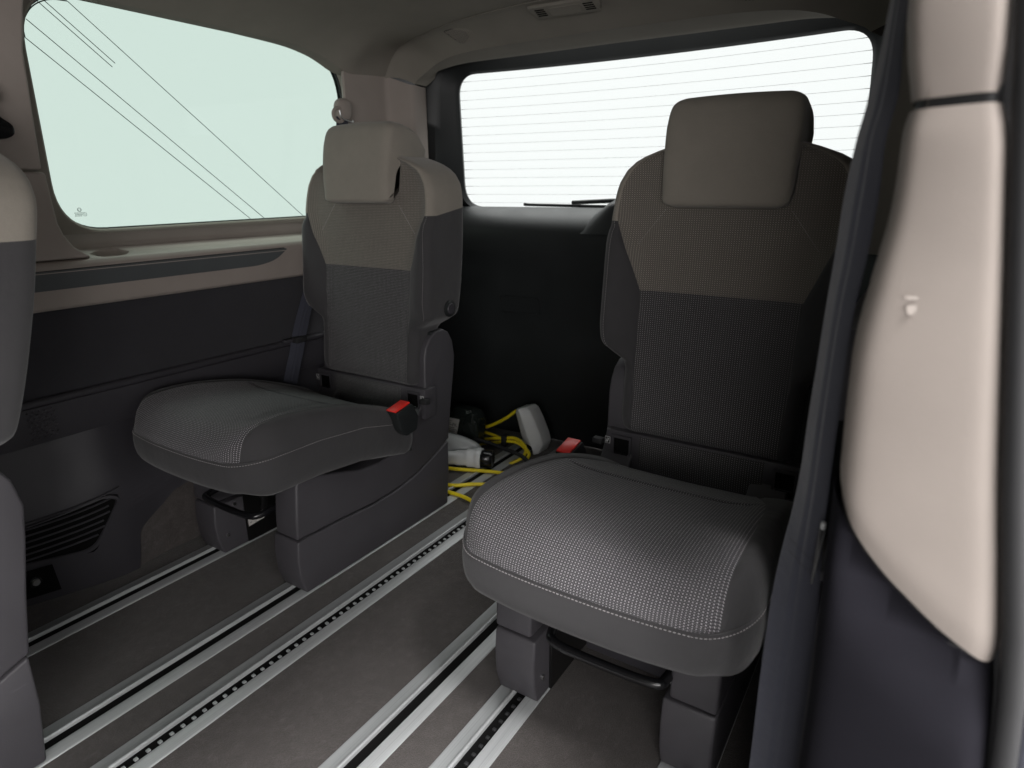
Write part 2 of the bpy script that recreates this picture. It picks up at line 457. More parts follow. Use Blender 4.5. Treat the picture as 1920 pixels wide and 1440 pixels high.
def side_wall(s, ya):
    xo = 0 if s < 0 else .055
    root = empty('side_wall', (s*.8, .8, 0))
    tag(root, kind='structure')
    inv = Matrix.Translation((-s*.8, -.8, 0))
    def put(o):
        o.parent = root; o.matrix_parent_inverse = inv; return o
    def PX(name, prof, lo, hi, mat, bev=.003, seg=2):            # plate extruded across the car, prof=(y,z)
        return put(prism(name, prof, 'x', s*(lo+xo*(lo < .80)), s*(hi+xo), mat, None, bev, seg))
    def PY(name, prof, y0, y1, mat, bev=.002, seg=2):            # moulding along the car, prof=(|x|,z)
        return put(prism(name, [(s*(a+xo*(a < .82)), b) for a, b in prof], 'y', y0, y1, mat, None, bev, seg))
    # cloth insert panel
    PX('cloth_panel', [(ya, .488), (1.66, .488), (1.66, .70), (ya, .70)], .772, .80, 'panel_cloth', .002)
    # beige armrest mouldings
    PY('armrest', [(.80, .694), (.742, .694), (.735, .701), (.734, .72), (.735, .762), (.732, .776), (.7345, .789), (.742, .797), (.757, .801),
                   (.800, .805), (.838, .809), (.850, .814), (.858, .826), (.866, .848), (.872, .856), (.892, .856), (.892, .694)], ya, 1.66, 'beige_trim' if s < 0 else 'dark_trim', .0025 if s < 0 else 0, 2)
    ins = round_poly([(ya+.02, .733), (1.165, .741), (1.222, .753), (1.262, .780), (1.255, .783), (ya+.02, .771)], [.004, .05, .03, .006, .004, .004], 4)
    PX('strip_insert', ins, .7322, .7365, 'strip_insert', .001, 1)
    PX('shadow_gap', [(ya+.02, .7708), (1.252, .7825), (1.252, .7848), (ya+.02, .7732)], .7328, .7372, 'rubber', 0)
    # recessed cup in the ledge
    if s < 0:
        pl = [(s*a, b) for a, b in round_poly([(.752, .752), (.752, .812), (.800, .846), (.846, .840), (.846, .79), (.800, .748)], .014, 5)]
        arm = [o for o in root.children if o.name.startswith('armrest')][0]
        cut = prism('cutter', pl, 'z', .772, .90, 'beige_trim', None, 0)
        md = arm.modifiers.new('cut', 'BOOLEAN'); md.object = cut; md.operation = 'DIFFERENCE'; md.solver = 'EXACT'
        bpy.context.view_layer.update()
        me_ = bpy.data.meshes.new_from_object(arm.evaluated_get(bpy.context.evaluated_depsgraph_get()))
        arm.modifiers.clear(); arm.data = me_
        bpy.data.objects.remove(cut)
        cyy = .797
        rim = [(s*.80+(x-s*.80)*.985, cyy+(y-cyy)*.985) for x, y in pl]
        bm = bmesh.new(); n = len(rim); lv = []
        for zz, k2 in ((.8065, 1.0), (.790, .97), (.777, .92)):
            lv.append([bm.verts.new((s*.80+(x-s*.80)*k2, cyy+(y-cyy)*k2, zz-(.06*max(0, .84-abs(x)) if zz > .80 else 0))) for x, y in rim])
        for A_, B_ in zip(lv, lv[1:]):
            for i in range(n): bm.faces.new((A_[i], A_[(i+1) % n], B_[(i+1) % n], B_[i]))
        bm.faces.new(lv[-1])
        put(from_bm('cup_recess', bm, 'beige_trim'))
    # ridge, ribbed band
    PY('ridge', [(.80, .478), (.768, .480), (.758, .486), (.757, .496), (.764, .501), (.80, .501)], ya, 1.70, 'dark_trim', .002)
    PX('lower_band', [(ya, .398), (1.70, .398), (1.70, .482), (ya, .482)], .764, .80, 'dark_trim', .002)
    if s < 0:
        bm = bmesh.new()
        for i in range(9):
            for j in range(5):
                y = .545+j*.0115+(i % 2)*.0057; z = .412+i*.0078
                q = [bm.verts.new(v) for v in ((s*.7635, y-.005, z), (s*.7635, y, z+.0038), (s*.7635, y+.005, z), (s*.7635, y, z-.0038), (s*.7605, y, z))]
                for a in range(4): bm.faces.new((q[a], q[(a+1) % 4], q[4]))
        put(from_bm('grip_pattern', bm, 'pedestal_plastic', None, 0))
        # lower moulded cover with an air grille
        def cov(y, z):
            b = .740+.36*min(.30, .5*((.665-y)+math.sqrt((.665-y)**2+.0025)))+.02*sstep(.66, .8, y)
            return s*(b+.022*sstep(.20, .40, z)-.020*math.sin(math.pi*min(1, z/.40))*(1-.3*sstep(.6, .8, y)))
        yb = lambda z: .705+.015*math.sin(z*9)+.09*sstep(.10, .17, z)+1.0*sstep(.165, .30, z)
        rws = []
        for i in range(33):
            z = .40*i/32
            rws.append([(cov(y, z), y, z) for y in [lerp(ya, .30, j/8) for j in range(8)]+[lerp(.30, yb(z), j/90) for j in range(91)]])
        put(grid('wheel_cover', rws, 'dark_trim'))
        rws = []
        for i in range(25):
            z = .40*i/24
            rws.append([(cov(y, z)-.004*s*-1*0+s*.006, y, z) for y in [lerp(.55, .9, j/40) for j in range(40)]+[lerp(.9, 2.0, j/20) for j in range(21)]])
        put(grid('carpet_lining', rws, 'carpet'))
        # grille: dark back, surround and slats laid on the cover
        vo = round_poly([(.36, .20), (.52, .214), (.655, .240), (.683, .225), (.612, .096), (.36, .118)], [.01, .05, .012, .012, .03, .01], 6)
        def off(poly, d):
            cy = sum(p[0] for p in poly)/len(poly); cz = sum(p[1] for p in poly)/len(poly)
            return [(cy+(a-cy)*(1-d/.13), cz+(b-cz)*(1-d/.055)) for a, b in poly]
        vi = off(vo, .009)
        n = len(vo)
        bm = bmesh.new()
        L = []
        for poly, h in ((vo, 0), (off(vo, .002), .0065), (off(vo, .007), .0065), (vi, .001)):
            L.append([bm.verts.new((cov(a, b)-s*h, a, b)) for a, b in poly])
        for A, B in zip(L, L[1:]):
            for i in range(n): bm.faces.new((A[i], A[(i+1) % n], B[(i+1) % n], B[i]))
        put(from_bm('grille_surround', bm, 'dark_trim'))
        gb = []
        for i in range(13):
            rw = []
            for j in range(41):
                y = lerp(.365, .678, j/40)
                zb = .122-.024*(y-.36)/.25 if y < .612 else lerp(.098, .226, (y-.612)/.071)
                zt_ = .196+.040*((y-.36)/.30)**1.5 if y < .655 else lerp(.236, .229, (y-.655)/.025)
                z = lerp(min(zb, zt_), zt_, i/12); rw.append((cov(y, z)-s*.0022, y, z))
            gb.append(rw)
        put(grid('grille_back', gb, 'slot_black'))
        for q in range(7):
            zc = .124+q*.0152
            pts = []
            for j in range(22):
                y = lerp(.37, .70, j/21); z = zc+.030*((y-.42)/.26)**2*(1 if y > .42 else 0)-.004*q*.0
                # clip against the slanted rear side
                yl = lerp(.612, .683, (z-.096)/(.225-.096))-.008
                if y <= yl: pts.append((cov(y, z)-s*.0055, y, z))
            if len(pts) > 2:
                bm = bmesh.new(); A = []
                for x, y, z in pts:
                    A.append([bm.verts.new((x, y, z+.0012)), bm.verts.new((x+s*.003, y, z+.003)), bm.verts.new((x+s*.003, y, z-.002)), bm.verts.new((x, y, z-.0008))])
                for a, b in zip(A, A[1:]):
                    for kk in range(4): bm.faces.new((a[kk], a[(kk+1) % 4], b[(kk+1) % 4], b[kk]))
                put(from_bm('grille_slat', bm, 'dark_trim'))
        # lashing point with its bolt
        bx = cov(.487, .07)
        bm = bmesh.new()
        for lo_, hi_, dz_ in (((.41, .022), (.536, .100), 0),):
            gv = [[bm.verts.new((cov(lerp(lo_[0], hi_[0], a/8), lerp(lo_[1], hi_[1], b/5))-s*.0025, lerp(lo_[0], hi_[0], a/8)-.010*(b/5), lerp(lo_[1], hi_[1], b/5))) for a in range(9)] for b in range(6)]
            for b in range(5):
                for a in range(8): bm.faces.new((gv[b][a], gv[b][a+1], gv[b+1][a+1], gv[b+1][a]))
        put(from_bm('bolt_recess_shade', bm, 'slot_black'))  # flat black sheet laid on the cover, painted as a hollow's shade
        put(from_bm('bolt_washer', tube_bm([(bx-s*.004, .491, .066), (bx-s*.010, .491, .066)], .0135, 20), 'black_gloss'))
        put(from_bm('bolt', tube_bm([(bx-s*.010, .491, .066), (bx-s*.0145, .491, .066)], [.0085, .0075], 16), 'steel'))
    else:
        PX('wheel_cover', [(ya, .0), (2.0, .0), (2.0, .40), (ya, .40)], .752, .80, 'dark_trim', .004)
    # rear side lining in the luggage bay
    PX('bay_lining', [(1.60, .0), (2.08, .0), (2.08, .80), (1.60, .80)], .748, .80, 'black_trim', .006)
    # surround of the window opening
    bm = bmesh.new(); L = []
    outer = []
    for y, z in WIN:
        dy, dz = y-1.16, z-1.11
        f = min(.64/abs(dy) if dy else 9, (.32 if dz > 0 else .262)/abs(dz) if dz else 9)
        outer.append((1.16+dy*f, 1.11+dz*f))
    n = len(WIN)
    for poly, xx in ((outer, .850), ([(1.16+(a-1.16)*1.012, 1.11+(b-1.11)*1.015) for a, b in WIN], .852), (WIN, .858), ([(1.16+(a-1.16)*.999, 1.11+(b-1.11)*.998) for a, b in WIN], .876)):
        L.append([bm.verts.new((s*xx, a, b)) for a, b in poly])
    for A, B in zip(L, L[1:]):
        for i in range(n): bm.faces.new((A[i], A[(i+1) % n], B[(i+1) % n], B[i]))
    put(from_bm('window_surround', bm, 'headliner_felt'))
    # outer skin that keeps the light out around the glass
    bm = bmesh.new()
    big = [(1.16+(1.75 if a > 1.16 else -1.0 if s > 0 else -2.45)*1.0, b) for a, b in WIN]
    L = [[bm.verts.new((s*.898, a, b)) for a, b in [((2.2 if a > 1.16 else ya-.05), (1.5 if b > 1.11 else -.03)) for a, b in WIN]],
         [bm.verts.new((s*.898, 1.16+(a-1.16)*1.006, 1.11+(b-1.11)*1.01)) for a, b in WIN]]
    for i in range(n): bm.faces.new((L[0][i], L[0][(i+1) % n], L[1][(i+1) % n], L[1][i]))
    bmesh.ops.remove_doubles(bm, verts=bm.verts, dist=1e-5)
    if s > 0:        # solid unseen sheet shuts out light here, standing in for the open door
        bm.free(); bm = bmesh.new(); bm.faces.new([bm.verts.new((.862, a, b)) for a, b in ((ya-.05, -.03), (2.2, -.03), (2.2, 1.5), (ya-.05, 1.5))])
    put(from_bm('outer_skin', bm, 'rubber'))
    return root
side_wall(-1, Y0)
side_wall(1, .78)

# ---- side windows
def side_window(s, label, detail):
    root = empty('side_window', (s*.88, 1.16, .86)); tag(root, label, 'window')
    inv = Matrix.Translation((-s*.88, -1.16, -.86))
    def put(o): o.parent = root; o.matrix_parent_inverse = inv; return o
    big = [(1.16+(a-1.16)*1.012, 1.11+(b-1.11)*1.02) for a, b in WIN]
    put(prism('pane', big, 'x', s*.880, s*.8845, 'side_glass', None, 0))
    put(from_bm('seal', tube_bm([(s*.8745, 1.16+(a-1.16)*1.0, 1.11+(b-1.11)*1.002) for a, b in WIN], .0042, 8, closed=True), 'rubber'))
    if detail:
        X = s*.8790
        def strip(name, pts, wd, mat='wire_print'):
            bm = bmesh.new(); P = [Vector((X, y, z)) for y, z in pts]; A = []
            for i, p in enumerate(P):
                t = (P[min(i+1, len(P)-1)]-P[max(0, i-1)]).normalized(); nn = Vector((0, -t.z, t.y))*wd/2
                A.append((bm.verts.new(p+nn), bm.verts.new(p-nn)))
            for a, b in zip(A, A[1:]): bm.faces.new((a[0], b[0], b[1], a[1]))
            if name == 'glass_stamp':
                me_ = bpy.data.meshes.new('tmp'); bm.to_mesh(me_); bm.free(); stamp.from_mesh(me_); bpy.data.meshes.remove(me_); return
            return put(from_bm(name, bm, mat, None, 0))
        stamp = bmesh.new()
        k2 = (.865+.879)/(.865+.83)                       # carry the wire ends out to the pane
        def q(y, z): return (y*k2, .95+(z-.95)*k2)
        for a, b in (((.722, 1.261), (1.225, .862)), ((.731, 1.298), (1.27, .864)), ((.821, 1.35), (1.415, .866)), ((.773, 1.342), (.903, 1.236)), ((.758, 1.339), (.895, 1.227))):
            strip('antenna_wire', [q(*a), q(*b)], .0019)
        arc = [(.722, 1.261), (.7225, 1.285), (.731, 1.303), (.745, 1.322), (.765, 1.337), (.79, 1.347), (.821, 1.350)]
        strip('antenna_bus', [(p.x, p.y) for p in crom([(*q(*p), 0) for p in arc], 5)], .0026)
        # etched glass stamp
        cy, cz = q(.7625, .9045)
        ring = [(cy+.0042*math.cos(t), cz+.0042*math.sin(t)) for t in (2*math.pi*i/20 for i in range(21))]
        strip('glass_stamp', ring, .0011)
        strip('glass_stamp', [(cy-.003, cz+.002), (cy-.0012, cz-.003), (cy, cz+.0006), (cy+.0012, cz-.003), (cy+.003, cz+.002)], .0008)
        for r_, (aa, bb) in enumerate(((-.012, .006), (-.011, .004), (-.012, .003))):
            y = cy+aa
            while y < cy+bb:
                wd = random.uniform(.0015, .0032); strip('glass_stamp', [(y, cz-.0075-r_*.0034), (y+wd, cz-.0075-r_*.0034)], .0016); y += wd+.0008
        c2 = (cy+.0105, cz-.011)
        strip('glass_stamp', [(c2[0]+.0042*math.cos(t), c2[1]+.0042*math.sin(t)) for t in (2*math.pi*i/20 for i in range(21))], .0008)
        strip('glass_stamp', [(c2[0], c2[1]-.002), (c2[0], c2[1]+.002)], .0012)
        put(from_bm('glass_stamp', stamp, 'wire_print', None, 0))
    return root
side_window(-1, 'large green-tinted side window with thin diagonal antenna wires, left of the picture', True)

# ---- pillars on the far wall
def pillar_plate(name, label, pieces, base):
    root = empty(name, base); tag(root, label, 'pillar trim')
    inv = Matrix.Translation([-v for v in base])
    for nm, prof, lo, hi, mat in pieces:
        o = prism(nm, prof, 'x', lo, hi, mat, None, .007, 3); o.parent = root; o.matrix_parent_inverse = inv
    return root, inv
rt, inv = pillar_plate('pillar_trim', 'beige pillar trim in front of the far side window, beside the cropped seat', [
    ('lower_trim', [(.24, .80), (.735, .801), (.702, .826), (.686, .852), (.678, .880), (.674, .986), (.24, .986)], -.747, -.885, 'beige_trim'),
    ('upper_trim', [(.24, .990), (.671, .990), (.676, 1.10), (.682, 1.22), (.700, 1.31), (.720, 1.38), (.24, 1.38)], -.752, -.885, 'beige_trim'),
    ('raised_panel', [(.24, 1.08), (.56, 1.08), (.585, 1.10), (.60, 1.36), (.24, 1.36)], -.747, -.76, 'beige_trim')], (-.79, .5, .80))

# ---- headliner: ceiling, rear header, header strip
A = [(-.80, 1.795, 1.312), (-.781, 1.80, 1.352), (-.745, 1.795, 1.386), (-.69, 1.775, 1.402), (-.57, 1.722, 1.406), (-.39, 1.662, 1.411), (-.18, 1.623, 1.413), (0, 1.615, 1.414)]
B = [(-.70, 1.832, 1.290), (-.682, 1.828, 1.302), (-.640, 1.82, 1.318), (-.585, 1.81, 1.338), (-.51, 1.795, 1.351), (-.38, 1.78, 1.357), (-.2, 1.775, 1.358), (0, 1.775, 1.360)]
Cc = [(-.724, 1.92, 1.294), (-.712, 1.92, 1.314), (-.682, 1.92, 1.332), (-.646, 1.92, 1.342), (-.55, 1.92, 1.352), (-.40, 1.92, 1.353), (-.2, 1.92, 1.353), (0, 1.92, 1.354)]
def full(c, kr=1.0):
    h = crom(c, 6); return h+[Vector((-p.x*kr, p.y, p.z)) for p in h[-2::-1]]
fa, fb, fc = full(A), full(B, .965), full(Cc, .955)
head = empty('ceiling', (0, 1.0, 1.43)); tag(head, kind='structure')
hinv = Matrix.Translation((0, -1.0, -1.43))
def hput(o): o.parent = head; o.matrix_parent_inverse = hinv; return o
rows = [[a.lerp(b, t)+Vector((0, 0, .008*math.sin(math.pi*t))) for a, b in zip(fa, fb)] for t in (0, .08, .2, .35, .5, .65, .8, .92, 1)]
rows[0] = [a+Vector((0, -.004, -.003)) for a in fa]
hput(grid('rear_header', [[a+Vector((0, .001, .006)) for a in fa]]+rows, 'headliner_felt'))
hput(grid('header_strip', [[b.lerp(c, t) for b, c in zip(fb, fc)] for t in (0, .25, .5, .75, 1)]+[[c+Vector((0, .012, .006)) for c in fc], [c+Vector((0, .05, .03)) for c in fc]], 'headliner_felt'))
def zside(x): return 1.437-.085*max(0, (abs(x)-.40)/.42)**2
rows = []
DROP = [(1.25, 0), (1.40, .004), (1.456, .009), (1.516, .020), (1.56, .034), (1.60, .050), (1.64, .060), (1.9, .062)]
for i in range(81):
    t = i/80
    row = []
    for a in fa:
        y = lerp(Y0, 1.1, t*4) if t < .25 else lerp(1.1, a.y, (t-.25)/.75)
        k2 = sstep(a.y-.30, a.y, y)
        dr = smooth_interp(DROP, y)*max(0, (abs(a.x)-.55)/.25)**2
        row.append((a.x, y, lerp(zside(a.x)-dr, a.z, k2**1.5)))
    for sgn in (-1, 1):
        pass
    rows.append([(-.86, row[0][1], row[0][2]+.004)]+row+[(.86, row[-1][1], row[-1][2]+.004)])
hput(grid('roof_lining', rows, 'headliner_felt'))
hput(box('roof_skin', (-.9, .9, Y0, 2.05, 1.49, 1.50), 'rubber', None, 0))
# roof lamp and two speaker grilles, set into the rear header
def hdr_frame(x, t):
    i = min(range(len(fa)), key=lambda q: abs(fa[q].x-x))
    a, b = fa[i], fb[i]
    p = a.lerp(b, t)+Vector((0, 0, .008*math.sin(math.pi*t)))
    yv = (b-a).normalized(); xv = Vector((1, 0, 0)); xv = (xv-yv*xv.dot(yv)).normalized(); nv = xv.cross(yv)
    if nv.z > 0: nv = -nv
    return p, xv, yv, nv
for sx in (-.435, .405):
    p, xv, yv, nv = hdr_frame(sx, .50)
    g = empty('speaker_grille', p)
    tag(g, 'small perforated speaker grille in the headliner %s' % ('near the far rear corner' if sx < 0 else 'above the near seat'), 'speaker grille', 'speaker grilles in the headliner')
    bm = bmesh.new()
    for u, v, hh in ((-.062, -.035, 0),):
        pl = round_poly([(-.052, -.033), (.040, -.033), (.056, .033), (-.036, .033)], .006, 3)
        bm.faces.new([bm.verts.new(xv*a+yv*b+nv*.0012) for a, b in pl])
    from_bm('mesh_back', bm, 'black_trim', g, 0)
    bm = bmesh.new()
    for i in range(19):
        for dirn in (1, -1):
            t0 = -.075+i*.0085
            pts = []
            for q in range(11):
                v = -.032+.064*q/10; u = t0+dirn*v*.55+(.012*v/.033)
                lo, hi = -.044+.008*v/.033-.0, .048+.008*v/.033
                if lo <= u <= hi: pts.append(p*0+xv*u+yv*v+nv*.0022)
            if len(pts) > 1: tube_bm([pts[0], pts[-1]], .0011, 4, bm)
    from_bm('mesh_wires', bm, 'headliner_felt', g, 0)
p, xv, yv, nv = hdr_frame(-.02, .30)
g = empty('roof_lamp', p); tag(g, 'flat beige roof lamp with slotted ends at the top edge of the picture', 'roof lamp')
M = Matrix((xv, yv, -nv)).transposed().to_4x4()
bm = prism_bm(round_poly([(-.105, -.026), (.105, -.026), (.092, .026), (-.092, .026)], .008, 4), 'z', -.011, .002, .004, 2); bm.transform(M)
body = from_bm('housing', bm, 'headliner_felt', g)
for ex in (-.070, .070):
    for q in range(4):
        bm = bmesh.new(); add_box(bm, ex-.014, ex+.014, -.016+q*.0085, -.0125+q*.0085, -.0125, -.0108, .0006, 1); bm.transform(M)
        from_bm('slot', bm, 'slot_black', g)
bm = prism_bm(round_poly([(-.045, -.017), (.045, -.017), (.045, .017), (-.045, .017)], .006, 4), 'z', -.0125, -.0105, .0008, 1); bm.transform(M)
from_bm('lens', bm, 'headliner_felt', g)

# ---- rear corner pillars
def rear_pillar(s, label):
    root = empty('rear_pillar_trim', (s*.78, 1.75, .80)); tag(root, label, 'pillar trim')
    inv = Matrix.Translation((-s*.78, -1.75, -.80))
    rws = []
    def cols(z):
        k2 = 1-sstep(1.24, 1.33, z)*.0
        zz = lambda zt: .79+(z-.79)*(zt-.79)/(1.318-.79)
        base = [(.885, 1.67, 1.30), (.808, 1.602, 1.31), (.800, 1.605, 1.312), (.799, 1.68, 1.314), (.799, 1.780, 1.3165), (.797, 1.795, 1.318), (.788, 1.801, 1.316), (.752, 1.817, 1.303), (.722, 1.829, 1.292), (.713, 1.835, 1.2905), (.711, 1.846, 1.290), (.722, 1.88, 1.292), (.735, 1.92, 1.294), (.742, 1.94, 1.295), (.80, 1.98, 1.30)]
        return [(s*(x+.028*(1-(zz(zt)-.79)/.53)*(x < .79)*0), y, zz(zt)) for x, y, zt in base]
    for i in range(15): rws.append(cols(lerp(.79, 1.316, i/14)))
    o = grid('trim_face', rws, 'beige_trim'); o.parent = root; o.matrix_parent_inverse = inv
    o = prism('lower_trim', [(s*.80, 1.60), (s*.80, 2.02), (s*.735, 1.95), (s*.72, 1.89), (s*.713, 1.84), (s*.79, 1.80)], 'z', .0, .79, 'black_trim', None, .004); o.parent = root; o.matrix_parent_inverse = inv
    return root
rear_pillar(-1, 'beige rear corner pillar trim between the far side window and the tailgate')
rear_pillar(1, 'beige rear corner pillar trim behind the hanging belt on the near side')

# ---- tailgate with its window
gate = empty('tailgate', (0, 2.08, 0)); tag(gate, 'black tailgate with wide rear window, heater lines and wiper', 'tailgate')
ginv = Matrix.Translation((0, -2.08, 0))
def gput(o, par=None):
    if par: o.parent = par; o.matrix_parent_inverse = ginv
    else: o.parent = gate; o.matrix_parent_inverse = ginv
    return o
def gy(x, z): return 2.085+(1.336-z)*.13-.052*(x/.66)**2
SEG = 10
def rp(hw, z0, z1, rr, tilt=0): return round_poly([(-hw+tilt*-.02, z0), (hw+tilt*.02, z0), (hw, z1), (-hw, z1)], rr, SEG)
def refine(poly, k2=6):
    out = []
    n = len(poly)
    for i in range(n):
        a, b = poly[i], poly[(i+1) % n]
        L = math.hypot(b[0]-a[0], b[1]-a[1])
        if L > .2:
            for q in range(16): out.append((lerp(a[0], b[0], q/16), lerp(a[1], b[1], q/16)))
        else: out.append(a)
    return out
Gl = refine(rp(.664, .880, 1.338, [.09, .09, .075, .075], 1))
Ml = refine(rp(.725, .84, 1.385, [.10, .10, .10, .10], 1)); Ol = refine(rp(.80, .78, 1.44, [.12]*4, 1))
n = len(Gl)
bm = bmesh.new(); L = []
L.append([bm.verts.new((x, 1.955 if z > .95 else 2.10, z)) for x, z in Ol])
L.append([bm.verts.new((x, 1.975 if z > .95 else 2.11, z)) for x, z in Ml])
L.append([bm.verts.new((x*.985, lerp(1.975 if z > .95 else 2.11, gy(x, z), .35), lerp(.95, z, .985) if z > 1 else z+.01)) for x, z in Ml])
L.append([bm.verts.new((lerp(x, a, .3), gy(a, b)-.02, lerp(z, b, .3))) for (a, b), (x, z) in zip(Gl, [(p[0]*1.02, p[1]+(.012 if p[1] > 1.1 else -.01)) for p in Gl])])
L.append([bm.verts.new((a, gy(a, b)-.004, b)) for a, b in Gl])
L.append([bm.verts.new((a*1.01, gy(a, b)+.012, lerp(1.11, b, 1.02))) for a, b in Gl])
for P, Q in zip(L, L[1:]):
    for i in range(n): bm.faces.new((P[i], P[(i+1) % n], Q[(i+1) % n], Q[i]))
gput(from_bm('window_frame', bm, 'black_trim', None, 50))
# pane and heater lines
rws = []
for i in range(9):
    z = lerp(.86, 1.355, i/8)
    rws.append([(x, gy(x, z)+.003, z) for x in (lerp(-.70, .70, j/24) for j in range(25))])
pane = gput(grid('pane', rws, 'rear_glass', None, 60))
for q in range(15):
    z = 1.316-q*.0300; hw = .68
    if q == 0: hw = .655
    bm = bmesh.new(); pr = None
    for j in range(33):
        x = lerp(-hw, hw, j/32); h_ = .00032*(3.0 if abs(x) > hw-.035 else 1)
        v = (bm.verts.new((x, gy(x, z)+.0015, z-h_)), bm.verts.new((x, gy(x, z)+.0015, z+h_)))
        if pr: bm.faces.new((pr[0], v[0], v[1], pr[1]))
        pr = v
    o = from_bm('heater_line', bm, 'heater_print', None, 0); o.parent = pane
# lower lining
rws = []
prof = [(2.140, .868), (2.130, .880), (2.108, .8805), (2.075, .869), (2.035, .846), (2.004, .815), (1.992, .78), (1.992, .72), (2.004, .60), (2.03, .40), (2.055, .20), (2.07, .0)]
pp = crom([(0, a, b) for a, b in prof], 4)
for p in pp: rws.append([(x, p.y-.045*(x/.66)**2*(1 if p.z > .7 else .8), p.z) for x in (lerp(-.80, .80, j/30) for j in range(31))])
gput(grid('lower_lining', rws, 'black_trim'))
# hump over the wiper motor
rws = []
for i in range(13):
    t = i/12; z = lerp(.80, .917, t); hw = lerp(.235, .055, t**.85)
    yf = lerp(1.985, 2.035, t) if t < .9 else 2.055
    ring = []
    for j in range(25):
        u = -1+2*j/24; ed = abs(u)**5
        ring.append((u*hw, lerp(yf, 2.105, ed), z-(.004*ed if t > .9 else 0)))
    rws.append(ring)
rws.append([(a*.9, b+.03, c+.002) for a, b, c in rws[-1]])
gput(grid('wiper_motor_cover', rws, 'black_trim'))
# pull handle recess
bm = bmesh.new()
def lin(x, z): return interp([(b, a) for a, b in prof[::-1]], z)-.036*(x/.66)**2
pl = round_poly([(-.47, .50), (-.30, .50), (-.30, .565), (-.47, .565)], .012, 4)
L = [[bm.verts.new((x, lin(x, z)-h_, z)) for x, z in [(-.385+(a-.385*-1)*f if 0 else -.385+(a+.385)*f, .5325+(b-.5325)*f) for a, b in pl]] for f, h_ in ((1.0, .0), (.98, .004), (.90, .004), (.86, -.002))]
nn = len(pl)
for P, Q in zip(L, L[1:]):
    for i in range(nn): bm.faces.new((P[i], P[(i+1) % nn], Q[(i+1) % nn], Q[i]))
gput(from_bm('pull_handle', bm, 'black_trim'))
# wiper outside the glass
wa = gput(tube('wiper_arm', [(-.26, 2.168, .897), (-.10, 2.172, .905), (.0, 2.175, .90)], .008, 'black_trim'))
wbm = prism_bm([(-.46, .884), (-.445, .883), (0, .878), (0, .889), (-.445, .893), (-.46, .895)], 'y', 2.150, 2.162, .002, 2)
wb_ = from_bm('wiper_blade', wbm, 'rubber'); wb_.parent = gate; wb_.matrix_parent_inverse = ginv

